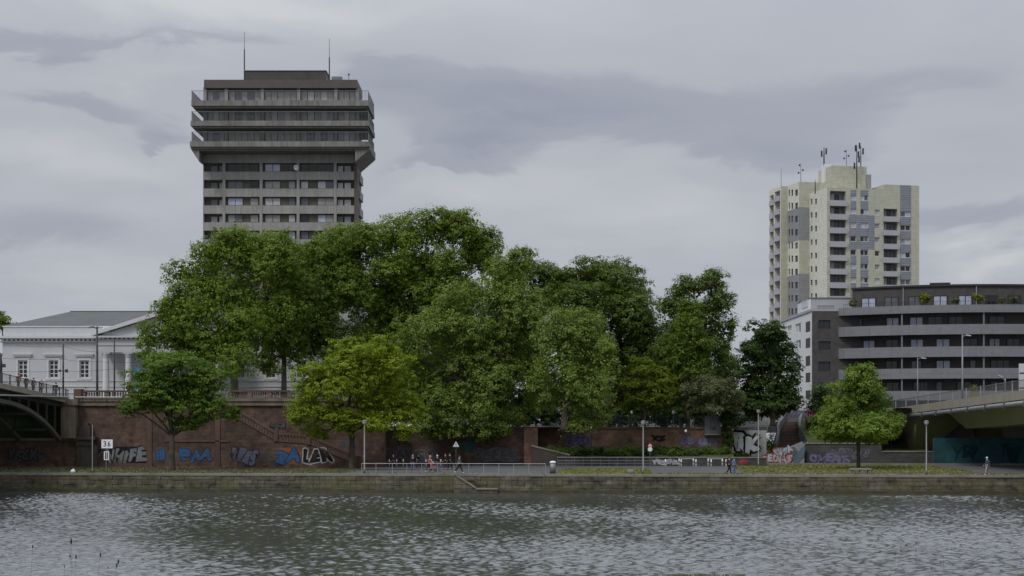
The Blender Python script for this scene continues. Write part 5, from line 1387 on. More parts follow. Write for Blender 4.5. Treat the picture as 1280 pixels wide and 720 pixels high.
# left sides
def side(o_s, o_t):
    p = YT.W(o_s, o_t, 0); return Fr(p.x, p.y, AN-math.pi/2)
S3 = side(0, 0)
a = S3.S(1011.5, 0)
hs = []
for c0, c1 in ((1013.2,1015.6),(1018.6,1021.2)):
    for i in range(9):
        y = 249+PER*i*.985; hs.append((S3.S(c0,0), S3.S(c1,0), S3.Z(y+7,S3.S(c0,0),0), S3.Z(y,S3.S(c0,0),0)))
mb = MB(S3.T); facade(mb, -14, 0, 8.5, top3, 0, hs, .25); mb.build('side_wall', M['yellow_lit'], yt)
for h in hs: window(yt, S3.T, h[0]+.01, h[1]-.01, h[2]+.01, h[3]-.01, .15, M['metal_mid'], M[rng.choice(['glass_dark','glass_mid'])], .08, 0, 0, name='side_window')
# block 2
t2 = 9.0; s2 = YT.S(999, t2); top2 = YT.Z(227, s2, t2)
zz = lambda y: YT.Z(y, s2, t2)
mb = MB(YT.T)
for y0, y1, mi in ((400,342,3),(342,300.5,0),(300.5,259,3),(259,227,0)):
    mb.mi = mi; c = 8.5 if y0 == 400 else zz(y0); mb.quad((s2,t2,c),(13,t2,c),(13,t2,zz(y1)),(s2,t2,zz(y1)))
mb.mi = 0; mb.quad((s2,t2,top2),(13,t2,top2),(13,22,top2),(s2,22,top2)); mb.quad((13,t2,8.5),(13,22,8.5),(13,22,top2),(13,t2,top2)); mb.quad((s2,22,8.5),(13,22,8.5),(13,22,top2),(s2,22,top2))
mb.build('rear_wing_front', YM, yt)
S2 = side(s2, t2)
hs = []
for c0, c1 in ((985.6,987.4),(989,991.3),(993.7,997.3)):
    for i in range(10):
        y = 237+16.5*i; sc_ = S2.S((c0+c1)/2,0); hs.append((S2.S(c0,0), S2.S(c1,0), S2.Z(y+8,sc_,0), S2.Z(y,sc_,0)))
sE = S2.S(984.5, 0)
mb = MB(S2.T); bands = [(8.5, zz(342), 3), (zz(342), zz(300.5), 1), (zz(300.5), zz(259), 3), (zz(259), top2, 1)]
facade(mb, sE-2, 0, 8.5, top2, 0, hs + [(-.002-1e-5,-.002,z,z+1e-5) for _, z, _ in bands[:-1]], .25, matof=lambda s, z: next((m for c, d, m in bands if c <= z <= d), 1)); mb.build('rear_wing_side', YM, yt)
for h in hs: window(yt, S2.T, h[0]+.01, h[1]-.01, h[2]+.01, h[3]-.01, .15, M['metal_mid'], M[rng.choice(['glass_dark','glass_mid','glass_dark'])], .07, 0, 0, name='side_window')
# block 1
t1 = t2 - sE; s1 = YT.S(976, t1); e1 = YT.S(985.5, t1); top1 = YT.Z(232.5, s1, t1)
S1 = side(s1, t1); S1D = S1.S(961.5, 0)
mb = MB(YT.T); mb.quad((s1,t1,8.5),(e1+.3,t1,8.5),(e1+.3,t1,top1),(s1,t1,top1)); mb.quad((s1,t1,top1),(e1+3,t1,top1),(e1+3,t1-S1D,top1),(s1,t1-S1D,top1)); mb.build('far_wing_front', M['yellow_pan'], yt)
S1 = side(s1, t1); f1 = S1.S(961.5, 0)
l1 = [(S1.S(962.6,0), S1.S(967,0)), (S1.S(968.4,0), S1.S(975,0))]
hs = []
for a, b in l1: hs.append((a, b, 9.5, S1.Z(239 if b > -3 else 244, (a+b)/2, 0)))
mb = MB(S1.T); facade(mb, f1, 0, 8.5, top1, 0, hs, 1.5); 
for h in hs: mb.quad((h[0],1.5,h[2]),(h[1],1.5,h[2]),(h[1],1.5,h[3]),(h[0],1.5,h[3]))
mb.build('far_wing_side', M['yellow_lit'], yt)
for a, b in l1:
    for i in range(10):
        y = (252 if b > -3 else 257)+16.6*i; z0 = S1.Z(y, (a+b)/2, 0); mb = MB(S1.T); mb.box(a-.05, b+.05, -.25, -.08, z0, z0+1.1); mb.box(a+.002, b-.002, -.078, 1.48, z0+.002, z0+.2); mb.build('side_balcony', M['balc'], yt)
# roof pieces
a, b = YT.S(1040,4), YT.S(1083.5,4)
mb = MB(YT.T); mb.box(a, b, 4, 11, top3, YT.Z(207.5,(a+b)/2,4)); mb.build('penthouse', M['yellow_pan'], yt)
a, b = YT.S(1030.5,7), YT.S(1039,7); mb = MB(YT.T); mb.box(a, b, 7, 8.6, top3, YT.Z(205,a,7)); mb.build('chimney', M['white_wall'], yt)
a, b = YT.S(1083.8,3.5), YT.S(1089,3.5); mb = MB(YT.T); mb.box(a, b, 3.5, 5, top3-.5, YT.Z(218,a,3.5)); mb.build('roof_vent', M['grey_pan2'], yt)
a, b = YT.S(1035,2.5), YT.S(1047,2.5); mb = MB(YT.T); mb.box(a, b, 2.5, 6.9, top3, YT.Z(226,a,2.5)); mb.build('roof_step', M['yellow_pan'], yt)
for px, y0, y1, t, r_, pans in ((976.5,234,209,17,.05,0),(1001,228,204,10,.06,3),(1030,206,184,7.5,.16,2),(1058,209,187,6,.06,3),(1071,236,181,2.8,.16,3),(1076,209,182,5,.12,3),(1019,240,225,1.5,.12,0)):
    s = YT.S(px, t); z0, z1 = YT.Z(y0,s,t), YT.Z(y1,s,t); mb = MB(YT.T); mb.tube([(s,t,z0-.4),(s,t,z0+(z1-z0)*.6),(s,t,z1)], [r_, r_*.8, r_*.4], 8)
    for k in range(pans):
        dx = (-.55,.5,-.3)[k]; zz_ = z0+(z1-z0)*(.45,.6,.85)[k]; hgt = 1.3 if r_ > .1 else .35
        mb.box(s+dx-.14, s+dx+.14, t-.15, t+.1, zz_, zz_+hgt); mb.tube([(s,t,zz_+.2),(s+dx,t,zz_+.2)], .03, 5)
    mb.build('antenna', M['metal_dark'], yt)
AN_done = True
# ------------------------------------------------------------------ curved dark apartment building
CCX, CCY, RR = 66., 234., 34.
def phi(px, r=RR):
    k = (px-CX)/FOC; lo, hi = -1.1, 1.1
    for _ in range(60):
        m = (lo+hi)/2
        if (CCX+r*math.sin(m))/(CCY-r*math.cos(m)) < k: lo = m
        else: hi = m
    return lo
def CP(p, r, z): return (CCX+r*math.sin(p), CCY-r*math.cos(p), z)
def arcbox(mb, p0, p1, r0, r1, z0, z1, n=None):
    n = n or max(1, int(abs(p1-p0)/R(1.6)))
    vs = []
    for i in range(n+1):
        p = p0+(p1-p0)*i/n; vs += [CP(p,r1,z0), CP(p,r0,z0), CP(p,r0,z1), CP(p,r1,z1)]
    fs = []
    for i in range(n):
        for k in range(4): fs.append((i*4+k, i*4+(k+1)%4, i*4+4+(k+1)%4, i*4+4+k))
    fs += [(0,3,2,1), tuple(n*4+k for k in range(4))]
    return mb.add(vs, fs)
cv = thing('apartment_building', 'dark curved apartment building with long grey balcony bands', 'building', (68, 200, 9))
P0, P1 = phi(1053), R(48)
def endcap(mb, z0, z1, r=1.3, th=.22):
    o_ = Vector((math.sin(P0), -math.cos(P0), 0)); l_ = Vector((-math.cos(P0), -math.sin(P0), 0)); c_ = Vector(CP(P0, RR-r, 0)); vs = []
    pts = [(o_*math.cos(a)+l_*math.sin(a), 0) for a in np.linspace(0, math.pi/2, 9)] + [(l_, s) for s in (.6, 1.6)]
    for d_, s_ in pts:
        p, q = c_+d_*r-o_*s_, c_+d_*(r-th)-o_*s_
        vs += [(q.x,q.y,z0),(p.x,p.y,z0),(p.x,p.y,z1),(q.x,q.y,z1)]
    n = len(pts)-1; fs = []
    for i in range(n):
        for k in range(4): fs.append((i*4+k, i*4+(k+1)%4, i*4+4+(k+1)%4, i*4+4+k))
    fs += [(0,3,2,1), tuple(n*4+k for k in range(4))]
    mb.add(vs, fs)
    P_ = [c_+d_*(r-th-.002)-o_*s_ for d_, s_ in pts]; Q_ = [Vector((p.x,p.y,z0+.3)) for p in P_]; R_ = [Vector((p.x,p.y,z0+.05)) for p in P_]
    e_ = c_-o_*1.6
    mb.add([*[tuple(p) for p in R_], (e_.x,e_.y,z0+.05)], [tuple(range(len(R_)+1))])
BZ = [(21.9,22.95),(18.95,20.3),(15.9,17.3),(12.95,14.35),(10.0,11.3)]
for z0, z1 in BZ:
    mb = MB(); arcbox(mb, P0, P1, RR, RR-.22, z0, z1, 40); endcap(mb, z0, z1); mb.build('balcony_band', M['band'], cv)
    mb = MB(); arcbox(mb, P0+.002, P1-.002, RR-.222, RR-2.6, z0+.05, z0+.3, 40); mb.build('floor_slab', M['tower_dark'], cv)
RW = RR-2.0
mb = MB(); arcbox(mb, P0+.004, P1-.004, RW, RW-12, 8.5, 22.2, 40); mb.build('wall', M['dark_brick'], cv)
RP = RR-3.3; Pp = phi(1065.5, RP)
mb = MB(); arcbox(mb, Pp, P1-.01, RP, RP-9, 22.2, 25.75, 40); mb.build('penthouse_wall', M['dark_brick'], cv)
mb = MB(); arcbox(mb, Pp-.003, P1, RP+.25, RP-9.2, 25.753, 26.0, 40); mb.build('roof_edge', M['metal_dark'], cv)
mb = MB(); arcbox(mb, phi(1162,RP-3), phi(1188,RP-3), RP-3, RP-5, 26.3, 26.55); 
for q in (1163,1187): p = phi(q,RP-3); mb.box(CP(p,RP-4,0)[0]-.06, CP(p,RP-4,0)[0]+.06, CP(p,RP-4,0)[1]-.06, CP(p,RP-4,0)[1]+.06, 26.0, 26.3)
mb.build('solar_frame', M['metal_dark'], cv)
def cwin(px0, px1, r, z0, z1, gl, nv=1, nm='window', frame='metal_dark'):
    pa_, pb_ = phi(px0, r), phi(px1, r); pm = (pa_+pb_)/2; w = r*(pb_-pa_)/2
    T = Matrix.Translation(CP(pm, r, 0)) @ Matrix.Rotation(pm, 4, 'Z')
    return window(cv, T, -w, w, z0, z1, -.10, M[frame], M[gl], .10, nv, 0, name=nm)
for a, b, gl in ((1077,1095,'glass_sky'),(1106,1123,'glass_mid'),(1135.5,1152,'glass_mid'),(1166.5,1184,'glass_sky'),(1198,1215,'glass_sky'),(1231,1247,'glass_dark'),(1260,1276,'glass_dark')):
    cwin(a, b, RP+.04, 22.4, 24.5, gl, nm='penthouse_window')
FL = [19.27, 16.22, 13.27, 10.32]
for fi, lst in enumerate(([(1052,1060,'curtain',0),(1070,1078,'glass_dark',0),(1108,1124,'glass_sky',1),(1137,1154,'glass_sky',1),(1160,1178,'glass_dark',1),(1186,1204,'glass_dark',1),(1236,1256,'glass_dark',1)],
    [(1050,1064,'glass_dark',1),(1079,1094,'glass_sky',1),(1107,1123,'glass_dark',1),(1138,1154.5,'glass_sky',1),(1170,1187.5,'glass_sky',1),(1204,1222,'glass_dark',1),(1236,1250,'curtain_grey',1),(1258,1275,'glass_dark',1)],
    [(1080,1096,'glass_dark',1),(1107,1122,'glass_dark',1),(1139,1152,'glass_mid',1),(1170,1188,'glass_sky',1),(1212,1220,'glass_mid',0),(1238,1262,'glass_dark',2)],
    [(1108,1124,'glass_dark',1),(1142,1160,'glass_dark',1),(1170,1178,'glass_mid',0),(1196,1214,'glass_dark',1),(1238,1256,'glass_dark',1)])):
    for a, b, gl, nv in lst: cwin(a, b, RW+.04, FL[fi], FL[fi]+2.25, gl, nv)
for px in (1127.5, 1229.5):
    mb = MB()
    for (z0, z1), (y0, y1) in zip(BZ, BZ[1:]):
        p = phi(px, RR-.4); arcbox(mb, p-.003, p+.003, RR-.26, RR-.5, y0+.3, z0+.05, 1)
    mb.build('column', M['metal_mid'], cv)
for px in (1129, 1220.5): p = phi(px, RP+.1); mb = MB(); mb.tube([CP(p,RP+.1,22.3), CP(p,RP+.1,25.9)], .07); mb.build('downpipe', M['metal_light'], cv)
mb = MB()
for i in range(150):
    p = P0+(P1-P0)*i/149; q = CP(p, RR-.3, 0); mb.box(q[0]-.012, q[0]+.012, q[1]-.012, q[1]+.012, 22.95, 23.45)
arcbox(mb, P0, P1, RR-.28, RR-.32, 23.45, 23.49, 40); mb.build('terrace_railing', M['metal_dark'], cv)
# flat dark end bay
XC = 41.96; xe = CP(P0,RR,0)[0]+3.2; YE = 207.
zE = lambda y: EYE-(y-HY)*YE/FOC
xE = lambda p: (p-CX)*YE/FOC
hs = [(xE(1023), xE(1038), zE(b), zE(a)) for a, b in ((400,411),(426.5,437.5),(452,464),(478,489))]
mb = MB(); facade(mb, XC, xe, 8.5, zE(389), YE, hs, .3); mb.box(XC+.01, xe, YE+.5, YE+9, 8.5, zE(389)-.002); mb.build('end_bay', M['dark_brick'], cv)
for h in hs: window(cv, None, h[0]+.01, h[1]-.01, h[2]+.01, h[3]-.01, YE+.2, M['metal_dark'], M['glass_dark'], .09, 1, 0, name='end_window')
mb = MB(); 
for i in range(24): x = xE(1022)+(xE(1043)-xE(1022))*i/23; mb.box(x-.015,x+.015,YE+.2,YE+.23,zE(389),zE(389)+.75)
mb.box(xE(1022), xE(1043), YE+.19, YE+.24, zE(389)+.752, zE(389)+.8); mb.build('terrace_railing', M['metal_dark'], cv)
# white neighbour
wb = thing('apartment_building', 'white rendered building with a roof storey beside the dark curved building', 'building', (XC-1, 218, 9))
SW = Fr(XC-.01, YE, -math.pi/2)
hs = []
for c0, c1, rows_ in ((1007,1012.8,((402,415),(422.7,435),(445,457.5),(466,478),(488,498))),(994.3,1000.8,((404.5,415.5),(425.5,436),(446,456),(466,476))),(984,989.5,((407,414),(427,436),(446,455)))):
    for y0, y1 in rows_:
        a, b = SW.S(c0,0), SW.S(c1,0); hs.append((a, b, SW.Z(y1,(a+b)/2,0), SW.Z(y0,(a+b)/2,0)))
zw = zE(389)
mb = MB(SW.T); facade(mb, -24, 0, 8.5, zw, 0, hs, .25); mb.box(-24, -.8, .6, 1.2, 8.5, zw-.01); mb.build('wall', M['white_wall'], wb)
mb = MB(SW.T); mb.box(-24.1, .05, -.15, 3.9, zw+.002, zw+.35); mb.build('parapet', M['grey_render'], wb)
for h in hs: window(wb, SW.T, h[0]+.01, h[1]-.01, h[2]+.01, h[3]-.01, .12, M['frame_white'], M[rng.choice(['glass_mid','glass_sky','glass_sky'])], .14, 1, 0)
YP2 = 209.; a, b = (1013.4-CX)*YP2/FOC, (1064.5-CX)*YP2/FOC; zp = EYE-(373.2-HY)*YP2/FOC
mb = MB(); mb.box(a, b, YP2, YP2+8.5, zw-.4, zp); mb.build('roof_storey_front', M['grey_render'], wb)  # white storey's shadier front painted as lilac grey
mb = MB(); mb.box(a-.22, a-.005, YP2-.02, YP2+8.5, zw+.3, zp+.01); mb.build('roof_storey_side', M['white_wall'], wb)
mb = MB(); mb.box(a-.3, b+.1, YP2-.1, YP2+8.6, zp+.012, zp+.16); mb.build('roof_edge', M['metal_mid'], wb)
SP = Fr(a-.225, YP2, -math.pi/2); h0, h1 = SP.S(1002.5,0), SP.S(1010,0)
window(wb, SP.T, h0, h1, SP.Z(386,h0,0), SP.Z(376.5,h0,0), -.06, M['frame_white'], M['glass_sky'], .12, 1, 0, name='roof_window')
# pale low pavilion and pale house seen through the trees
pv = thing('pavilion', 'low cream building with dark openings seen behind the RK graffiti wall', 'building', ((943-CX)*212/FOC, 212, 7))
V = Fr(0, 212, 0); a, b, c, d = V.rect(918, 990, 506, 540, 0)
hs = [(V.S(p,0), V.S(q,0), V.Z(526,0,0), V.Z(r_,0,0)) for p, q, r_ in ((931,936,512),(941.5,947,509),(951,953,508),(964,968.5,508),(979,985,509))]
mb = MB(V.T); facade(mb, a, b, 5.5, d, 0, hs, 1.2); 
mb.build('wall', M['white_conc'], pv)
for h in hs: mb = MB(V.T); mb.box(h[0], h[1], 1.15, 1.3, h[2], h[3]); mb.build('opening', M['black'], pv)
mb = MB(V.T); mb.box(a-.3, b+.3, -.4, 6, d+.003, d+.3); mb.build('roof', M['grey_conc'], pv)
ph = thing('kiosk', 'narrow white kiosk glimpsed through the gap below the central trees', 'kiosk', ((690-CX)*222/FOC, 222, 7))
V = Fr(0, 222, 0); a, b, c, d = V.rect(684, 698, 502, 540, 0)
hs = [(a+.75, b-.3, V.Z(527,0,0), V.Z(516,0,0)), (a+.75, b-.3, V.Z(513.5,0,0), V.Z(505,0,0))]
mb = MB(V.T); facade(mb, a, b, 5.5, d, 0, hs, .3); mb.box(a, b, .5, 2, 5.5, d-.01); mb.build('wall', M['stucco'], ph)
for h in hs: window(ph, V.T, h[0]+.01, h[1]-.01, h[2]+.01, h[3]-.01, .2, M['frame_white'], M['glass_dark'], .1, 1, 1)
mb = MB(V.T); mb.box(a-.2, b+.2, -.2, 2.2, d+.002, d+.18); mb.build('roof', M['slate'], ph)
# ------------------------------------------------------------------ trees
tree('plane_tree', 'big mid green plane tree rising in front of the tower, its trunk above the staircase', 186, 293, 9.4,
     [(315,310,46,30),(272,320,40,30),(236,345,30,24),(250,388,56,38),(204,418,36,30),(300,368,64,48),(345,338,46,42),(300,428,56,42),(250,440,40,28),(335,460,18,14),(222,372,24,20),(355,400,40,44)], M['f_plane'], 21, r=.50, bark='bark_pale', leaf=.38, lump=.26)
tree('plane_tree', 'slimmer plane tree with a thin trunk above the stair landing, behind the yellow green tree', 192, 355, 9.4,
     [(372,340,34,38),(385,385,40,45),(365,430,40,34),(400,420,34,40),(392,320,22,22),(424,338,36,40),(440,300,34,24),(452,360,34,40)], M['f_plane2'], 22, r=.36, bark='bark_pale', leaf=.38)
tree('plane_tree', 'tall broad plane tree right of the tower with sky gaps in its crown', 196, 505, 8.6,
     [(432,312,42,34),(482,300,42,30),(536,294,44,27),(586,288,34,25),(602,320,24,28),(442,366,48,46),(504,352,50,36),(562,346,50,40),(474,420,52,42),(540,404,46,46),(408,345,26,34),(560,280,26,16),(516,330,46,30),(500,384,44,34),(560,376,40,36),(598,306,30,26),(612,330,18,20)], M['f_plane'], 23, r=.55, bark='bark_pale', leaf=.38, dens=1.0, shell=.4)
tree('street_tree', 'dark green layered tree on the quay lawn in front of the red wall, left', 160, 215, PZ,
     [(215,452,44,17),(186,474,36,16),(256,470,36,19),(176,504,26,17),(215,500,46,20),(264,506,34,21),(288,518,13,13),(160,512,13,11),(232,527,26,10),(192,454,24,14),(205,482,40,18),(240,488,40,18)], M['f_front'], 24, r=.32, leaf=.30, flat=.4, clump=.62, lump=.3)
tree('street_tree', 'bright yellow green tree on the quay lawn beside the lower stair flight', 163, 440, PZ,
     [(436,438,26,17),(466,442,32,20),(408,463,26,18),(492,468,34,26),(386,487,28,25),(430,477,46,32),(480,498,42,30),(372,517,17,20),(414,521,36,22),(460,526,46,24),(506,513,25,26),(392,542,18,10),(505,540,18,10)], M['f_yellow'], 25, r=.34, leaf=.32, flat=.55, clump=.62, fork=.55)
tree('spreading_tree', 'broad pale green tree with drooping low branches in the middle of the photo', 178, 592, 6.3,
     [(580,378,40,30),(546,408,40,30),(517,430,25,21),(622,350,40,24),(562,452,50,40),(602,418,44,40),(532,478,40,38),(580,506,44,34),(622,478,36,44),(546,528,30,20),(610,540,32,15),(642,398,36,40),(650,440,36,36),(642,372,34,28),(656,330,24,20),(666,402,22,36),(667,468,20,36),(500,450,14,14),(566,540,26,12),(640,520,24,22)], M['f_pale'], 26, r=.5, leaf=.36, lump=.28)
tree('spreading_tree', 'pale green tree with hanging branches right of centre, above the purple graffiti', 174, 706, 6.35,
     [(722,425,40,30),(744,462,32,40),(702,452,32,40),(732,502,30,28),(692,486,26,30),(748,520,19,20),(757,438,17,26),(692,418,28,28),(735,405,22,14),(716,400,24,14),(720,530,16,14)], M['f_pale'], 27, r=.42, leaf=.34, lump=.28)
tree('dark_tree', 'dark green tree with a thin airy top behind the two pale trees', 202, 760, 6.4,
     [(690,362,46,28),(738,350,42,27),(768,366,44,32),(792,402,36,46),(722,392,46,38),(802,440,26,44),(772,462,36,40),(650,347,32,22),(690,346,26,15),(745,430,44,44)], M['f_dark'], 28, r=.5, leaf=.42)
tree('dark_tree', 'thin topped tree whose airy crown stands highest right of centre', 206, 775, 6.4,
     [(765,332,30,10),(782,342,26,11),(745,338,22,10),(800,352,15,8),(772,352,34,14)], M['f_dark'], 29, r=.34, leaf=.34, dens=.5, fork=.9)
tree('dark_tree', 'tall rounded dark tree left of the yellow tower with an open right side', 194, 872, 6.4,
     [(889,352,25,16),(864,362,26,18),(900,378,20,24),(880,393,36,30),(850,398,25,30),(893,418,27,30),(870,440,40,32),(838,440,22,32),(903,448,18,22),(914,408,9,17),(835,385,14,18),(846,470,30,24)], M['f_dark'], 30, r=.45, leaf=.36, lump=.3)
tree('dark_tree', 'lighter narrow tree in front of the tall rounded dark tree', 189, 860, 6.4,
     [(866,392,19,20),(858,420,22,28),(848,450,24,28),(868,455,20,24),(880,430,14,22)], M['f_plane2'], 31, r=.28, leaf=.32)
tree('small_tree', 'small yellow green tree leaning over the fence above the red wall', 182, 806, 6.4,
     [(800,460,18,13),(816,477,26,17),(796,488,20,17),(826,498,24,13),(790,508,13,10),(838,486,12,10),(812,505,18,9)], M['f_small'], 32, r=.16, leaf=.30, flat=.5, clump=.55)
tree('small_tree', 'grey olive bush like tree above the right end of the red wall', 182, 892, 6.4,
     [(880,486,32,17),(900,498,28,17),(862,492,18,13),(918,504,13,16),(886,511,34,8),(908,482,14,10)], M['f_olive'], 33, r=.18, leaf=.28, clump=.55)
tree('chestnut_tree', 'dark chestnut tree with tiered branches beside the white building', 188, 966, 6.8,
     [(957,415,24,15),(965,436,30,15),(944,444,22,18),(976,458,25,15),(950,474,30,17),(985,480,16,13),(970,491,27,13),(940,490,20,15),(960,506,34,9),(932,500,14,10),(986,500,16,13),(938,500,18,13),(962,512,36,11),(968,425,18,12),(984,440,12,10),(955,455,28,16)], M['f_dark2'], 34, r=.3, leaf=.44, flat=.45, lump=.25)
tree('street_tree', 'fresh green tree on the right quay lawn behind the stone bench', 165, 1073, PZ,
     [(1072,463,22,14),(1070,482,31,17),(1064,506,40,20),(1094,502,24,18),(1044,514,27,18),(1075,532,48,17),(1108,528,24,15),(1036,540,20,11),(1094,545,28,9),(1060,548,26,8),(1112,542,12,10),(1085,490,20,14)], M['f_bright'], 35, r=.2, leaf=.30, clump=.6, lump=.28, fork=.6)
tree('small_tree', 'dark round tree beside the graffiti wall, half hidden by the fresh green tree', 192, 1028, 7.0,
     [(1026,490,17,14),(1022,508,15,15),(1036,505,14,18),(1034,530,16,18)], M['f_dark2'], 36, r=.18, leaf=.34)
tree('dark_tree', 'dark tree top peeping above the white building at the left edge', 236, 3, 9.4,
     [(5,400,15,10),(-12,408,18,18),(12,410,10,8),(-30,415,20,24)], M['f_plane2'], 37, r=.4, leaf=.42)
g = 'dark trees behind the central crowns'
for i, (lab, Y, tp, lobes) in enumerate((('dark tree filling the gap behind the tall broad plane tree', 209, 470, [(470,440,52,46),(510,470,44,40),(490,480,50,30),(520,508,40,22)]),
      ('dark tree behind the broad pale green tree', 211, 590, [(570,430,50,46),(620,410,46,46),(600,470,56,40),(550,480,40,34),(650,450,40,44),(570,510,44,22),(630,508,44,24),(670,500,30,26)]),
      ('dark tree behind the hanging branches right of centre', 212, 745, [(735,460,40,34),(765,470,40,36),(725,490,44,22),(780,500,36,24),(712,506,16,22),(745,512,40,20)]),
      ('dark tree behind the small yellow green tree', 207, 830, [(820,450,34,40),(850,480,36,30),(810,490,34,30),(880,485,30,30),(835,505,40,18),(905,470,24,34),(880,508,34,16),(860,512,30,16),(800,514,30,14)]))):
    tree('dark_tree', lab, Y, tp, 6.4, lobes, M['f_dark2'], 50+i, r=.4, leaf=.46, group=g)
# ------------------------------------------------------------------ shrubs, ivy, slope plants
def shrub(name, label, px, py, rx, ry, Y, leafmat, seed, group=None, leaf=.22, cat='shrub', lobes=None):
    rg = np.random.default_rng(seed); k = Y/FOC
    c = at(px, py, Y); t = thing(name, label, cat, (c.x, c.y, c.z-ry*k), group)
    L = []
    for lo in (lobes or [(0,0,1,1),(-.5,-.2,.6,.7),(.55,-.1,.6,.75)]):
        L.append(((c.x+lo[0]*rx*k, c.y+rg.uniform(-.2,.2)*rx*k, c.z+lo[1]*ry*k), rx*k*lo[2], max(rx,ry)*.6*k*lo[2], ry*k*lo[3]))
    leaf_cloud('leaves', L, leafmat, t, rg, leaf=leaf, clump=.4, dens=.8)
    mb = MB()
    for q in range(4): limb(mb, (c.x+rg.uniform(-.2,.2), c.y, c.z-ry*k-.1), (c.x+rg.uniform(-.6,.6)*rx*k, c.y, c.z+rg.uniform(0,.6)*ry*k), .04, .015, rg, n=3, m=5)
    mb.build('stems', M['bark'], t)
    return t
shrub('hedge', 'long dark hedge behind the metal fence on the red wall', 770, 520, 145, 15, 186.5, M['f_dark2'], 120, cat='hedge', leaf=.3, lobes=[(-.95+.19*i, -.1, .13, 1.0) for i in range(11)])
pos = [(694,563),(712,564),(730,563),(748,562),(767,563),(786,562),(806,563),(826,562),(846,564),(866,566),(886,563),(903,563)]
rg = random.Random(9)
for i, (px, py) in enumerate(pos):
    shrub('shrub', '%s shrub from the left along the foot of the red wall' % ORD[i], px, py+2, rg.uniform(10,14), rg.uniform(6,9.5), 179+rg.uniform(-.8,.8), M[rg.choice(['f_dark','f_dark','f_plane2','f_dark2'])], 70+i, 'shrubs on the planted bank')
shrub('ivy', 'dark ivy hanging over the wall end left of the RK graffiti', 908, 542, 9, 24, 183.5, M['f_dark2'], 90, lobes=[(0,.6,.9,.4),(0,.1,.8,.5),(.1,-.5,.8,.55),(-.3,.75,.7,.25),(.5,.7,.7,.3)], cat='ivy')
shrub('shrub', 'green bush between the RK graffiti wall and the brick steps', 962, 558, 8, 13, 190.5, M['f_plane2'], 91)
shrub('shrub', 'grey green bush right of the brick steps below the pink graffiti', 1017, 530, 11, 13, 194, M['f_olive'], 92)
shrub('shrub', 'low bush at the left foot of the RK graffiti wall', 925, 570, 10, 6, 186, M['f_front'], 93)
shrub('shrub', 'leafy bush on the slope behind the fresh green tree', 1044, 530, 18, 13, 196, M['f_dark'], 94)
shrub('shrub', 'dark bush under the bridge end beside the olive pier', 1112, 548, 14, 10, 198, M['f_dark2'], 95)
shrub('shrub', 'dark shrub in front of the cream pavilion above the RK wall', 937, 523, 10, 6, 196, M['f_dark2'], 96)
shrub('shrub', 'small dark bush right of the cream pavilion beside the brick steps', 968, 520, 6, 7, 204, M['f_dark2'], 97)
# terrace plants on the curved building
def pot_plant(label, px, r, z, size, seed, col='f_palm'):
    p = phi(px, r); c = CP(p, r, z); t = thing('potted_plant', label, 'plant', c, 'potted plants on the roof terrace')
    mb = MB(); mb.lathe([(.18,c[2]),(.27,c[2]+.5),(.25,c[2]+.5),(.2,c[2]+.42)], (c[0],c[1],0), 10); mb.build('pot', M['concrete_dark'], t)
    rg = np.random.default_rng(seed)
    mb = MB(); mb.tube([(c[0],c[1],c[2]+.4),(c[0]+.05,c[1],c[2]+.6+size*.8)], [.05,.03], 6); mb.build('stem', M['bark'], t)
    leaf_cloud('leaves', [((c[0],c[1],c[2]+.7+size), size*.8, size*.8, size*.75)], M[col], t, rg, leaf=.32, clump=.35, dens=.7)
for px, size, col, lab in ((1065.5,.75,'f_olive','dark tufted potted plant at the left end of the roof terrace'),(1154.5,1.0,'f_palm','bright yellow green potted tree on the roof terrace, the largest there'),(1194.5,.7,'f_olive','dull green potted plant between the two pale roof terrace windows'),(1222.5,.95,'f_palm','yellow green potted plant beside the right downpipe of the roof terrace'),(1251,.55,'f_olive','low potted plant right of the right downpipe on the roof terrace'),(1266,.7,'f_olive','spiky potted plant near the right edge on the roof terrace')):
    pot_plant(lab, px, RR-1.0, 22.25, size, int(px), col)
x, y = (1211-CX)*172/FOC, 172
t = thing('planter', 'yellowish planter box with a small green plant behind the bridge railing beside the tallest lamp', 'planter', (x+.6, y, dz(y)))
mb = MB(); mb.box(x+.2, x+1.05, y-.4, y+.4, dz(y)-.12, dz(y)+.85); mb.build('box', mat('mustard planter', (.20,.20,.07), .8), t)
leaf_cloud('leaves', [((x+.6,y,dz(y)+1.2), .4, .4, .4)], M['f_palm'], t, np.random.default_rng(2), leaf=.2, clump=.25)
x, y = (1277.5-CX)*158/FOC, 158
t = thing('info_panel', 'tall white and grey panel cut by the right edge above the bridge railing', 'sign', (x, y, dz(y)))
zt = EYE-(454.5-HY)*y/FOC
mb = MB(); mb.box(x-.3, x+.5, y, y+.15, dz(y)-.1, zt); mb.build('panel', M['stucco'], t)
mb = MB(); mb.box(x-.26, x+.46, y-.012, y-.002, zt-1.1, zt-.95); mb.box(x-.26, x+.46, y-.012, y-.002, dz(y)+.5, dz(y)+.62); mb.build('stripe', M['metal_dark'], t)

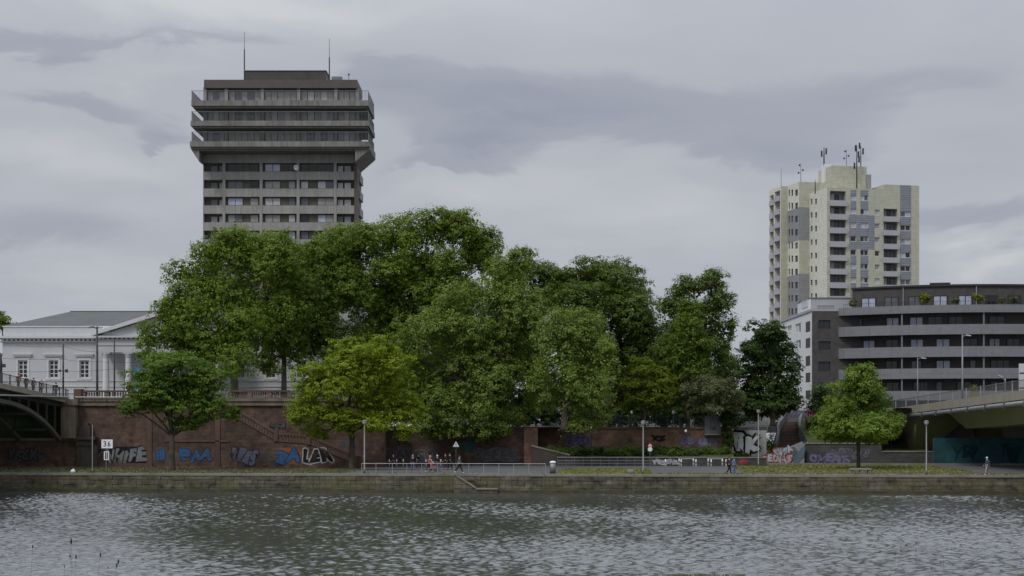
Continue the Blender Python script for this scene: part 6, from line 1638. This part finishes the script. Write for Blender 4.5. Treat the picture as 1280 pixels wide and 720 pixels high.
# ------------------------------------------------------------------ people
NAVY, BLACK, JEAN, GREY = (.022,.026,.05), (.015,.015,.018), (.10,.14,.24), (.10,.10,.11)
g = 'walkers behind the quay railing'
def pf(px, t): return foot(px, 0, t)
person('person in a navy jacket and dark trousers, leftmost of the walkers behind the quay railing', pf(492,14), 1.75, R(180), NAVY, (.03,.045,.06), group=g)
person('person in a dark top and loose blue jeans with fair hair, second walker from left', pf(516,6), 1.78, R(-80), BLACK, JEAN, hair=(.35,.28,.2), stride=.18, group=g)
person('person in black half hidden behind the walker in blue jeans', pf(523.5,16), 1.72, R(180), BLACK, BLACK, group=g)
person('person in a pale cap and red top pushing a pushchair behind the quay railing', pf(536,7), 1.72, 0, (.50,.12,.10), BLACK, shoes=(.6,.6,.6), arms='push', cap=(.5,.45,.4), group=g, bend=.12)
person('person with a white cap, black top and jeans beside the pushchair', pf(546.5,9), 1.74, R(-20), BLACK, (.09,.10,.18), cap=(.55,.55,.52), group=g)
person('person all in black, left one of the dark pair right of the pushchair', pf(557,14), 1.80, R(180), BLACK, NAVY, stride=.2, group=g)
person('person all in black, right one of the dark pair right of the pushchair', pf(562.5,14.5), 1.82, R(180), BLACK, BLACK, stride=.24, group=g)
person('person in grey and black with white shoes striding out beside the warning sign', pf(574,4), 1.85, R(0), GREY, BLACK, shoes=(.7,.7,.7), stride=.42, swing=.5, group=g)
# pushchair
x, y, z = pf(541.5, 7)
pc = thing('pushchair', 'small pink and dark pushchair pushed by the person in the red top', 'pushchair', (x,y,z))
mb = MB(); mb.prism([(x-.3,z+.42),(x+.1,z+.40),(x+.36,z+.52),(x+.30,z+.62),(x+.0,z+.55),(x-.22,z+.95),(x-.34,z+.92)], y-.2, y+.2); mb.build('seat', cloth((.42,.14,.13)), pc)
mb = MB(); mb.prism([(x-.34,z+.93),(x-.10,z+1.12),(x+.12,z+1.02),(x+.02,z+.9),(x-.12,z+.98)], y-.21, y+.21); mb.build('hood', cloth((.45,.3,.28)), pc)
mb = MB()
for s_ in (-.22, .22):
    mb.tube([(x-.55,y+s_,z+1.05),(x-.3,y+s_,z+.8),(x+.28,y+s_,z+.16)], .015, 6); mb.tube([(x-.1,y+s_,z+.5),(x-.25,y+s_,z+.16)], .015, 6)
mb.tube([(x-.55,y-.22,z+1.05),(x-.55,y+.22,z+1.05)], .017, 6); mb.build('frame', M['metal_dark'], pc)
for wx in (-.25, .28):
    for s_ in (-.22, .22):
        mb = MB(); q = [(x+wx+.13*math.cos(a), y+s_, z+.15+.13*math.sin(a)) for a in np.linspace(0, 2*math.pi, 15)]; mb.tube(q, .022, 6); mb.build('wheel', M['black'], pc)
# couple and jogger
g2 = 'walking couple at the quay edge'
person('person in dark purple with a backpack, left one of the couple on the quay', pf(911.5,1.6), 1.76, R(0), (.06,.035,.09), BLACK, hair=(.05,.03,.03), bag=(.05,.02,.04), group=g2, stride=.26)
person('person in light blue jacket and jeans, right one of the couple on the quay', pf(917.3,1.4), 1.68, R(10), (.13,.16,.33), (.10,.15,.34), hair=(.12,.08,.05), group=g2, stride=.2)
person('person in white cap and pale trousers with a dark backpack before the turquoise mural', pf(1234,2.4), 1.76, R(180), (.05,.06,.09), (.30,.30,.30), cap=(.7,.7,.7), shoes=(.7,.7,.7), bag=(.02,.03,.06), stride=.25, shorts=False)
# people on the bridge and terrace
g3 = 'people on the left bridge'
def onb(px, dx): 
    Y = (XL-dx)*FOC/(px-CX); return (XL-dx, Y, deckz(Y))
person('person in a red top walking behind the left bridge railing', onb(23,1.2), 1.7, R(100), (.22,.03,.04), BLACK, group=g3)
person('person in dark clothes just right of the red top on the left bridge', onb(33,1.4), 1.72, R(90), BLACK, NAVY, group=g3)
person('person in a grey jacket in the middle of the left bridge railing', onb(42,1.3), 1.68, R(90), (.06,.06,.07), NAVY, group=g3)
person('person in dark green near the lower end of the left bridge railing', onb(52,1.5), 1.7, R(-90), (.03,.05,.04), BLACK, group=g3)
bx = onb(65, 1.6)
person('person in black standing with a bicycle at the end of the left bridge', (bx[0]+.45, bx[1], bx[2]), 1.78, R(90), BLACK, BLACK, group=g3)
bk = thing('bicycle', 'black bicycle held beside the person in black at the end of the left bridge', 'bicycle', bx)
x, y, z = bx
for wx in (-.52, .52):
    mb = MB(); mb.tube([(x+.2, y+wx+.33*math.cos(a), z+.34+.33*math.sin(a)) for a in np.linspace(0, 2*math.pi, 25)], .02, 6); w_ = mb.build('wheel', M['black'], bk)
    mb = MB()
    for a in np.linspace(0, math.pi, 8)[:-1]: mb.tube([(x+.2,y+wx-.32*math.cos(a),z+.34-.32*math.sin(a)),(x+.2,y+wx+.32*math.cos(a),z+.34+.32*math.sin(a))], .004, 4)
    mb.build('spokes', M['metal_light'], w_)
mb = MB(); A_, B_, C_, D_ = (x+.2,y-.52,z+.34), (x+.2,y-.05,z+.32), (x+.2,y-.18,z+.82), (x+.2,y+.36,z+.86)
for p, q in ((A_,B_),(B_,C_),(C_,A_),(C_,D_),(B_,D_),(D_,(x+.2,y+.52,z+.34)),(C_,(x+.2,y-.22,z+.98)),(D_,(x+.2,y+.33,z+1.06))): mb.tube([p,q], .02, 6)
mb.build('frame', M['metal_dark'], bk)
mb = MB(); mb.tube([(x-.08,y+.28,z+1.06),(x+.2,y+.34,z+1.06),(x+.48,y+.28,z+1.06)], .016, 6); mb.build('handlebar', M['metal_mid'], bk)
mb = MB(); mb.ball((x+.2,y-.22,z+1.0), .08, .14, .04, 10, 6); mb.build('saddle', M['black'], bk)
s_ = E.S(107, 24); w_ = E.W(s_, 24, 9.45)
person('person in a lilac top standing behind the balustrade before the white building', (w_.x, w_.y, 9.42), 1.72, R(-60), (.42,.38,.55), NAVY, hair=(.03,.025,.02), stride=.1)

# ------------------------------------------------------------------ near bank grasses
def stalk(label, px, py, Y, seed, big=1.0, lean=.0):
    rg = random.Random(seed); tip = at(px, py, Y); z0 = 5.3
    t = thing('grass_stalk', label, 'grass', (tip.x-lean, Y, z0), 'thin grass stalks on the near bank')
    mb = MB(); hh = .013*big
    mb.tube([(tip.x-lean, Y, z0-.05), (tip.x-lean*.6, Y, z0+(tip.z-z0)*.6), (tip.x, Y, tip.z)], [.0010,.0007,.0005], 5); mb.build('stem', M['f_grass'], t)
    d = Vector((lean*.6, 0, 1)).normalized(); mb = MB()
    mb.tube([tip-d*hh, tip-d*hh*.55, tip+d*hh*.35, tip+d*hh], [.0015*big,.0045*big,.0045*big,.001*big], 6); mb.build('seed_head', M['stalk'], t)
M['stalk'] = flat('dry seed head', (.05,.045,.035))
ST = [(89,676.5,7.2,1.1,.0),(41,683,7.6,.8,.05),(87.5,695,7.4,.7,-.15),(95,696,7.2,.8,.02),(125.5,693.5,7.3,.9,.08),(148,702,7.1,.9,.16),(146,706.5,7.0,.8,.14),(80.5,708,7.5,.55,0),(135,709,7.3,.5,.02)]
for i, (px, py, Y, b, l) in enumerate(ST): stalk('%s dark grass stalk from the left at the lower left of the river' % ORD[sorted(range(len(ST)), key=lambda q: ST[q][0]).index(i)], px, py, Y, i, b, l)
ST2 = sorted([(1126,688,7.6,.5,.1),(1119,692,7.4,.5,0),(1133,681,7.2,.55,.3),(1145,688,7.3,.5,0),(1180,702,7.3,.5,.1),(1216,702,7.5,.4,.1),(1164,710,7.4,.5,-.1)])
for i, (px, py, Y, b, l) in enumerate(ST2): stalk('%s small weed tip from the left at the lower right of the river' % ORD[i], px, py, Y, 30+i, b, l)
def bank_grass():
    rg = np.random.default_rng(8); N = 9000
    px = rg.uniform(-200, 1480, N); Y = rg.uniform(4.5, 9.0, N)
    top = 724+8*np.sin(px*.013)+rg.exponential(12, N)-4
    clumpy = (np.sin(px*.031)+np.sin(px*.013+1.7)) > .4
    top = np.where(clumpy, top-2.5, top+6); 
    top = np.maximum(top+3, 717.5)
    zt = EYE-(top-HY)*Y/FOC; X = (px-CX)*Y/FOC
    V = np.empty((N, 4, 3)); ln = rg.normal(0, .05, N); w = rg.uniform(.002,.004, N)
    zb = np.full(N, 5.25)
    V[:,0] = np.stack([X-ln-w, Y, zb], 1); V[:,1] = np.stack([X-ln+w, Y, zb], 1); V[:,2] = np.stack([X+w*.4, Y, zt], 1); V[:,3] = np.stack([X-w*.4, Y, zt], 1)
    tag(quads_mesh('bank_grass', V.reshape(-1,3), M['f_grass'], None), kind='stuff')
bank_grass()

# ------------------------------------------------------------------ camera, sky, sun
cam = bpy.data.cameras.new('camera'); co = bpy.data.objects.new('camera', cam); COL.objects.link(co)
co.location = (0, 0, EYE); co.rotation_euler = (R(90), 0, 0)
cam.sensor_width = 36; cam.lens = FOC/1280*36; cam.shift_y = (HY-360)/1280; cam.clip_start = .1; cam.clip_end = 8000
SC.camera = co
d = Vector((.42, .50, -.76)).normalized()           # light comes from behind the camera, high on the left, through cloud
sun = bpy.data.lights.new('sun', 'SUN'); so = bpy.data.objects.new('sun', sun); COL.objects.link(so)
so.rotation_euler = d.to_track_quat('-Z', 'Y').to_euler(); sun.energy = 1.4; sun.angle = R(12); sun.color = (1, .965, .92)
w = bpy.data.worlds.new('World'); SC.world = w; w.use_nodes = True
class WT(NT):
    def __init__(s, w): s.t = w.node_tree; s.n = s.t.nodes; s.n.clear()
t = WT(w)
out = t.node('ShaderNodeOutputWorld')
sky = t.node('ShaderNodeTexSky', sky_type='NISHITA'); sky.sun_disc = False
sky.sun_elevation = math.asin(-d.z); sky.sun_rotation = math.atan2(-d.x, -d.y)
b1 = t.node('ShaderNodeBackground'); b1.inputs['Strength'].default_value = .06; t.lk(sky.outputs[0], b1.inputs['Color'])
tc = t.node('ShaderNodeTexCoord'); sp = t.node('ShaderNodeSeparateXYZ'); t.lk(tc.outputs['Generated'], sp.inputs[0])
X_, Y_, Z_ = sp.outputs
den = t.math('ADD', t.math('MAXIMUM', Z_, 0), .13)
cb = t.node('ShaderNodeCombineXYZ'); t.lk(t.math('DIVIDE', X_, den), cb.inputs[0]); t.lk(t.math('DIVIDE', Y_, den), cb.inputs[1])
n1 = noise_n(t, cb.outputs[0], .9, 8, .56, .35); 
n2 = noise_n(t, cb.outputs[0], 3.2, 6, .55, .2)
az = t.math('ARCTAN2', X_, Y_); el = t.math('ARCSINE', Z_)
cs_ = t.node('ShaderNodeCombineXYZ'); t.lk(t.math('MULTIPLY', az, 7.), cs_.inputs[0]); t.lk(t.math('MULTIPLY', el, 19.), cs_.inputs[1])
n3 = noise_n(t, cs_.outputs[0], 1.0, 8, .58, .5)
azn = t.math('ADD', az, t.math('MULTIPLY', t.math('SUBTRACT', n1, .5), .10)); eln = t.math('ADD', el, t.math('MULTIPLY', t.math('SUBTRACT', n3, .5), .07))
def blob(px, py, rx, ry, amp):
    a0 = math.atan((px-CX)/FOC); e0 = math.atan((HY-py)/FOC)
    u = t.math('DIVIDE', t.math('SUBTRACT', azn, a0), rx/FOC); v = t.math('DIVIDE', t.math('SUBTRACT', eln, e0), ry/FOC)
    q = t.math('ADD', t.math('MULTIPLY', u, u), t.math('MULTIPLY', v, v))
    return t.math('MULTIPLY', t.math('EXPONENT', t.math('MULTIPLY', q, -1)), amp)
def total(lst):
    v = 0.0
    for b_ in lst: v = t.math('ADD', v, blob(*b_))
    return v
val = t.math('ADD', t.math('MULTIPLY', n1, .5), t.math('MULTIPLY', n2, .2))
val = t.math('ADD', val, total(SKY_LIGHT))
base = t.ramp(val, [(.10, (.370,.393,.448)), (.36, (.445,.466,.514)), (.58, (.540,.558,.583)), (.90, (.625,.638,.640))]).outputs[0]
dk = t.math('ADD', total(SKY_DARK), t.math('MULTIPLY', t.math('SUBTRACT', n3, .5), .55))
mask = t.ramp(dk, [(.18, (0,0,0)), (.42, (.58,.58,.58)), (.85, (1,1,1))]); mask.color_ramp.interpolation = 'EASE'
col = t.mix(mask.outputs[0], base, (.300,.324,.392))
gain = t.math('ADD', 1.0, t.math('MULTIPLY', t.math('SMOOTH_MIN', t.math('MAXIMUM', t.math('SUBTRACT', Z_, .22), 0), .6, .1), SKY_TOP))
b2 = t.node('ShaderNodeBackground'); t.lk(col, b2.inputs['Color']); t.lk(t.math('MULTIPLY', gain, SKY_GAIN), b2.inputs['Strength'])
ad = t.node('ShaderNodeMixShader'); ad.inputs[0].default_value = .93
t.lk(b1.outputs[0], ad.inputs[1]); t.lk(b2.outputs[0], ad.inputs[2]); t.lk(ad.outputs[0], out.inputs[0])
SC.view_settings.view_transform = 'Standard'; SC.view_settings.look = 'None'; SC.view_settings.gamma = 1; SC.view_settings.exposure = EXPO; SC.view_settings.use_curve_mapping = False
SC.cycles.max_bounces = 6; SC.cycles.transparent_max_bounces = 4; SC.cycles.use_denoising = True
